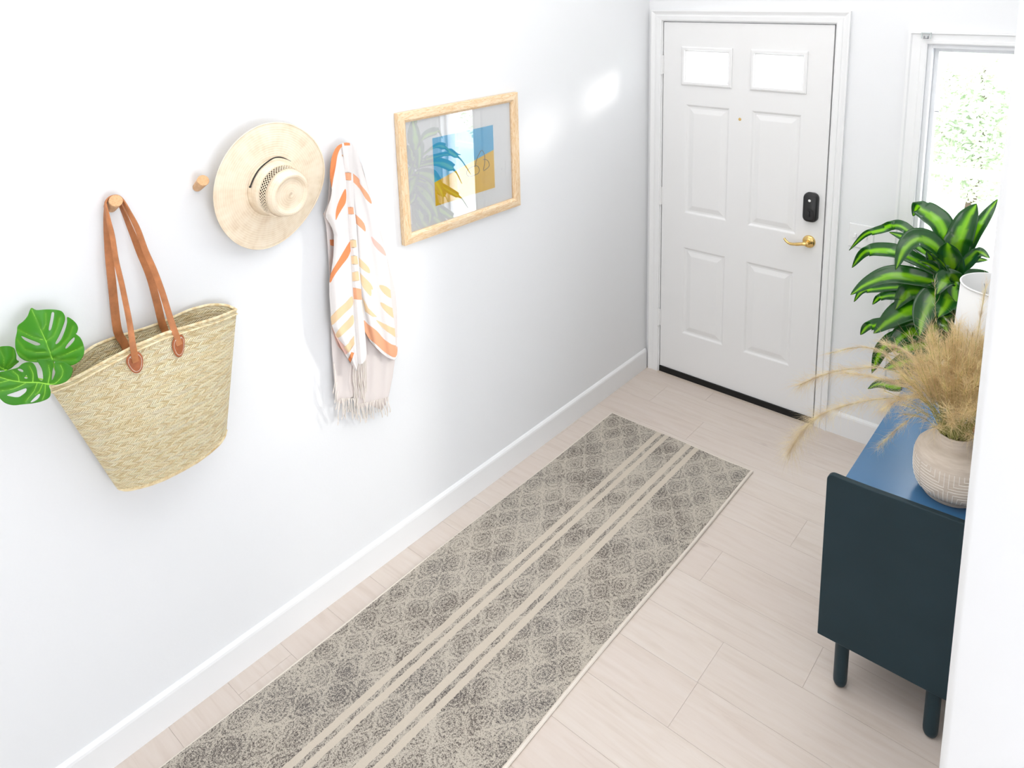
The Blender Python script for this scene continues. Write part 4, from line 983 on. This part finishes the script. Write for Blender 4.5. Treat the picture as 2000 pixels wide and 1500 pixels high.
DL = [([(765,560),(790,380),(850,230),(912,128)], 118, .05), ([(760,560),(730,400),(680,260),(610,195),(550,160),(520,150),(488,212)], 105, .10),
      ([(750,640),(742,540),(728,450),(716,385)], 112, -.06), ([(760,560),(640,400),(520,352),(430,420),(372,570)], 100, -.12), ([(740,560),(500,340),(390,268),(290,295),(170,335),(62,440)], 52, .10),
      ([(750,580),(560,440),(430,352),(330,318)], 50, .16), ([(740,620),(430,462),(260,430),(160,460),(82,555)], 72, .05), ([(740,680),(540,620),(350,595),(190,650),(72,735)], 92, -.08), ([(720,720),(420,680),(250,690),(150,712),(95,782)], 45, .10),
      ([(700,760),(400,735),(280,745),(218,800)], 50, .02), ([(760,630),(660,570),(590,525),(518,510)], 42, -.02), ([(780,600),(850,520),(925,450),(1000,492)], 62, -.05), ([(780,600),(830,520),(900,500),(985,505)], 45, .05),
      ([(775,580),(815,440),(860,370),(905,300)], 66, .08), ([(800,560),(900,330),(980,200),(1050,100)], 55, .14), ([(790,660),(740,615),(690,640),(645,735)], 95, -.10), ([(760,720),(640,730),(560,850),(530,1012)], 118, -.16),
      ([(770,740),(730,740),(700,800),(655,885)], 100, -.18), ([(750,820),(500,815),(350,880),(225,992)], 118, -.05), ([(720,880),(330,920),(200,940),(138,1002)], 62, .06), ([(740,930),(520,960),(400,1010),(370,1115)], 100, -.05),
      ([(740,1000),(450,1020),(300,1080),(213,1258)], 100, .02), ([(740,1020),(580,1050),(450,1080),(380,1120)], 90, -.10), ([(740,1100),(560,1150),(420,1180),(290,1232)], 95, -.04), ([(740,1220),(520,1300),(380,1340),(260,1325),(188,1362)], 60, .02),
      ([(750,850),(700,880),(690,930),(725,990)], 70, -.12), ([(770,900),(790,960),(810,1010),(832,1070)], 78, -.10), ([(740,900),(640,930),(600,1000),(630,1095)], 78, -.14), ([(740,760),(500,700),(420,740),(368,835)], 96, -.02),
      ([(760,980),(750,1040),(740,1100),(760,1170)], 80, -.12), ([(760,640),(640,560),(600,460),(580,440)], 46, .04), ([(770,620),(700,520),(640,470),(600,455)], 50, -.04), ([(760,700),(620,640),(560,620),(500,640)], 60, .1),
      ([(740,780),(620,760),(540,730),(480,715)], 70, .12), ([(750,1060),(620,1100),(560,1140),(520,1200)], 80, .05), ([(780,640),(760,700),(770,780),(790,860)], 60, -.05), ([(750,860),(640,880),(560,900),(500,960)], 80, .08),
      ([(750,820),(660,800),(600,860),(600,960)], 70, .0), ([(800,700),(900,720),(1000,760),(1080,860)], 90, .1), ([(800,640),(900,620),(1000,640),(1080,720)], 90, .15), ([(790,900),(900,940),(980,1000),(1040,1100)], 90, .1)]
for nd, w, yt in DL: dleaf(nd, w, yt)

# ------------------------------------------------------------------ outside
GR = mat('pale_paving', (.70, .69, .66), .9, .1); LAWN = mat('lawn', (.20, .30, .10), .95, .05)
m = MB(); m.box((-30, .15, -.35), (30, 40, -.12)); o = m.build('ground', GR); o['kind'] = 'structure'
m = MB(); m.box((.2, .15, -.12), (3.2, 1.4, -.02)); o = m.build('porch_slab', GR); tag(o, 'pale concrete porch slab outside the front door', 'porch')
FENC = mat('white_fence_paint', (.9, .9, .9), .6, .2)
fe = thing('fence', (1.0, 2.4, -.12), 'white post and rail fence beyond the window glass', 'fence')
zr_ = at(1880, 336, 1, 2.4).z
for z in (zr_, zr_-.42):
    m = MB(); m.box((-2.6, 2.37, z-.03), (4.6, 2.43, z+.03)); m.build('rail', FENC, fe)
xp = at(1868, 360, 1, 2.4).x
for k in range(-3, 4):
    m = MB(); xx = xp+k*1.0; m.box((xx-.018, 2.375, -.12), (xx+.018, 2.425, zr_+.01)); m.build('post', FENC, fe)
FOL = [mat('foliage_a', (.56, .67, .48), .7, .1), mat('foliage_b', (.62, .72, .54), .7, .1), mat('foliage_c', (.52, .62, .44), .7, .1)]
BARK = mat('bark', (.16, .12, .09), .9, .1)
def tree(x, y, h, r, seed, label, mt):
    rt_ = random.Random(seed); o = thing('bush', (x, y, -.12), label, 'bush', 'bushes beyond the window')
    m = MB(); m.tube([(x, y, -.12), (x+.05, y, h*.4), (x, y+.05, h*.75)], [.05, .04, .02], 8); m.build('trunk', BARK, o)
    m = MB(); c = Vector((x, y, h*.50-.05))
    for k in range(6500):
        d = Vector((rt_.gauss(0, 1), rt_.gauss(0, 1), rt_.gauss(0, 1))).normalized()*(rt_.random()**.45)
        d2 = Vector((d.x*r, d.y*r, d.z*h*.50)); p = c+d2; a = Vector((rt_.gauss(0, 1), rt_.gauss(0, 1), rt_.gauss(0, .6))).normalized(); b = a.orthogonal().normalized(); s = rt_.uniform(.02, .05)
        m.add([p-a*s, p+b*s*.5, p+a*s, p-b*s*.5], [(0, 1, 2, 3)])
    m.build('crown', mt, o)
tree(-.45, 4.6, 1.7, .62, 1, 'leafy bush outside, left part of the window view', FOL[0])
tree(.85, 4.9, 1.8, .60, 2, 'leafy bush outside, middle of the window view', FOL[1])
tree(2.15, 4.7, 1.6, .60, 3, 'leafy bush outside, right part of the window view', FOL[2])
tree(.1, 7.2, 2.6, .95, 4, 'taller leafy bush behind the others, left in the window view', FOL[1])
tree(2.3, 7.4, 2.8, 1.0, 5, 'taller leafy bush behind the others, right in the window view', FOL[0])
tree(4.7, 4.1, 2.15, .95, 6, 'broad bush added out of view right of the window to block low sun', FOL[2])  # unseen bush added to keep low sun off the lower window
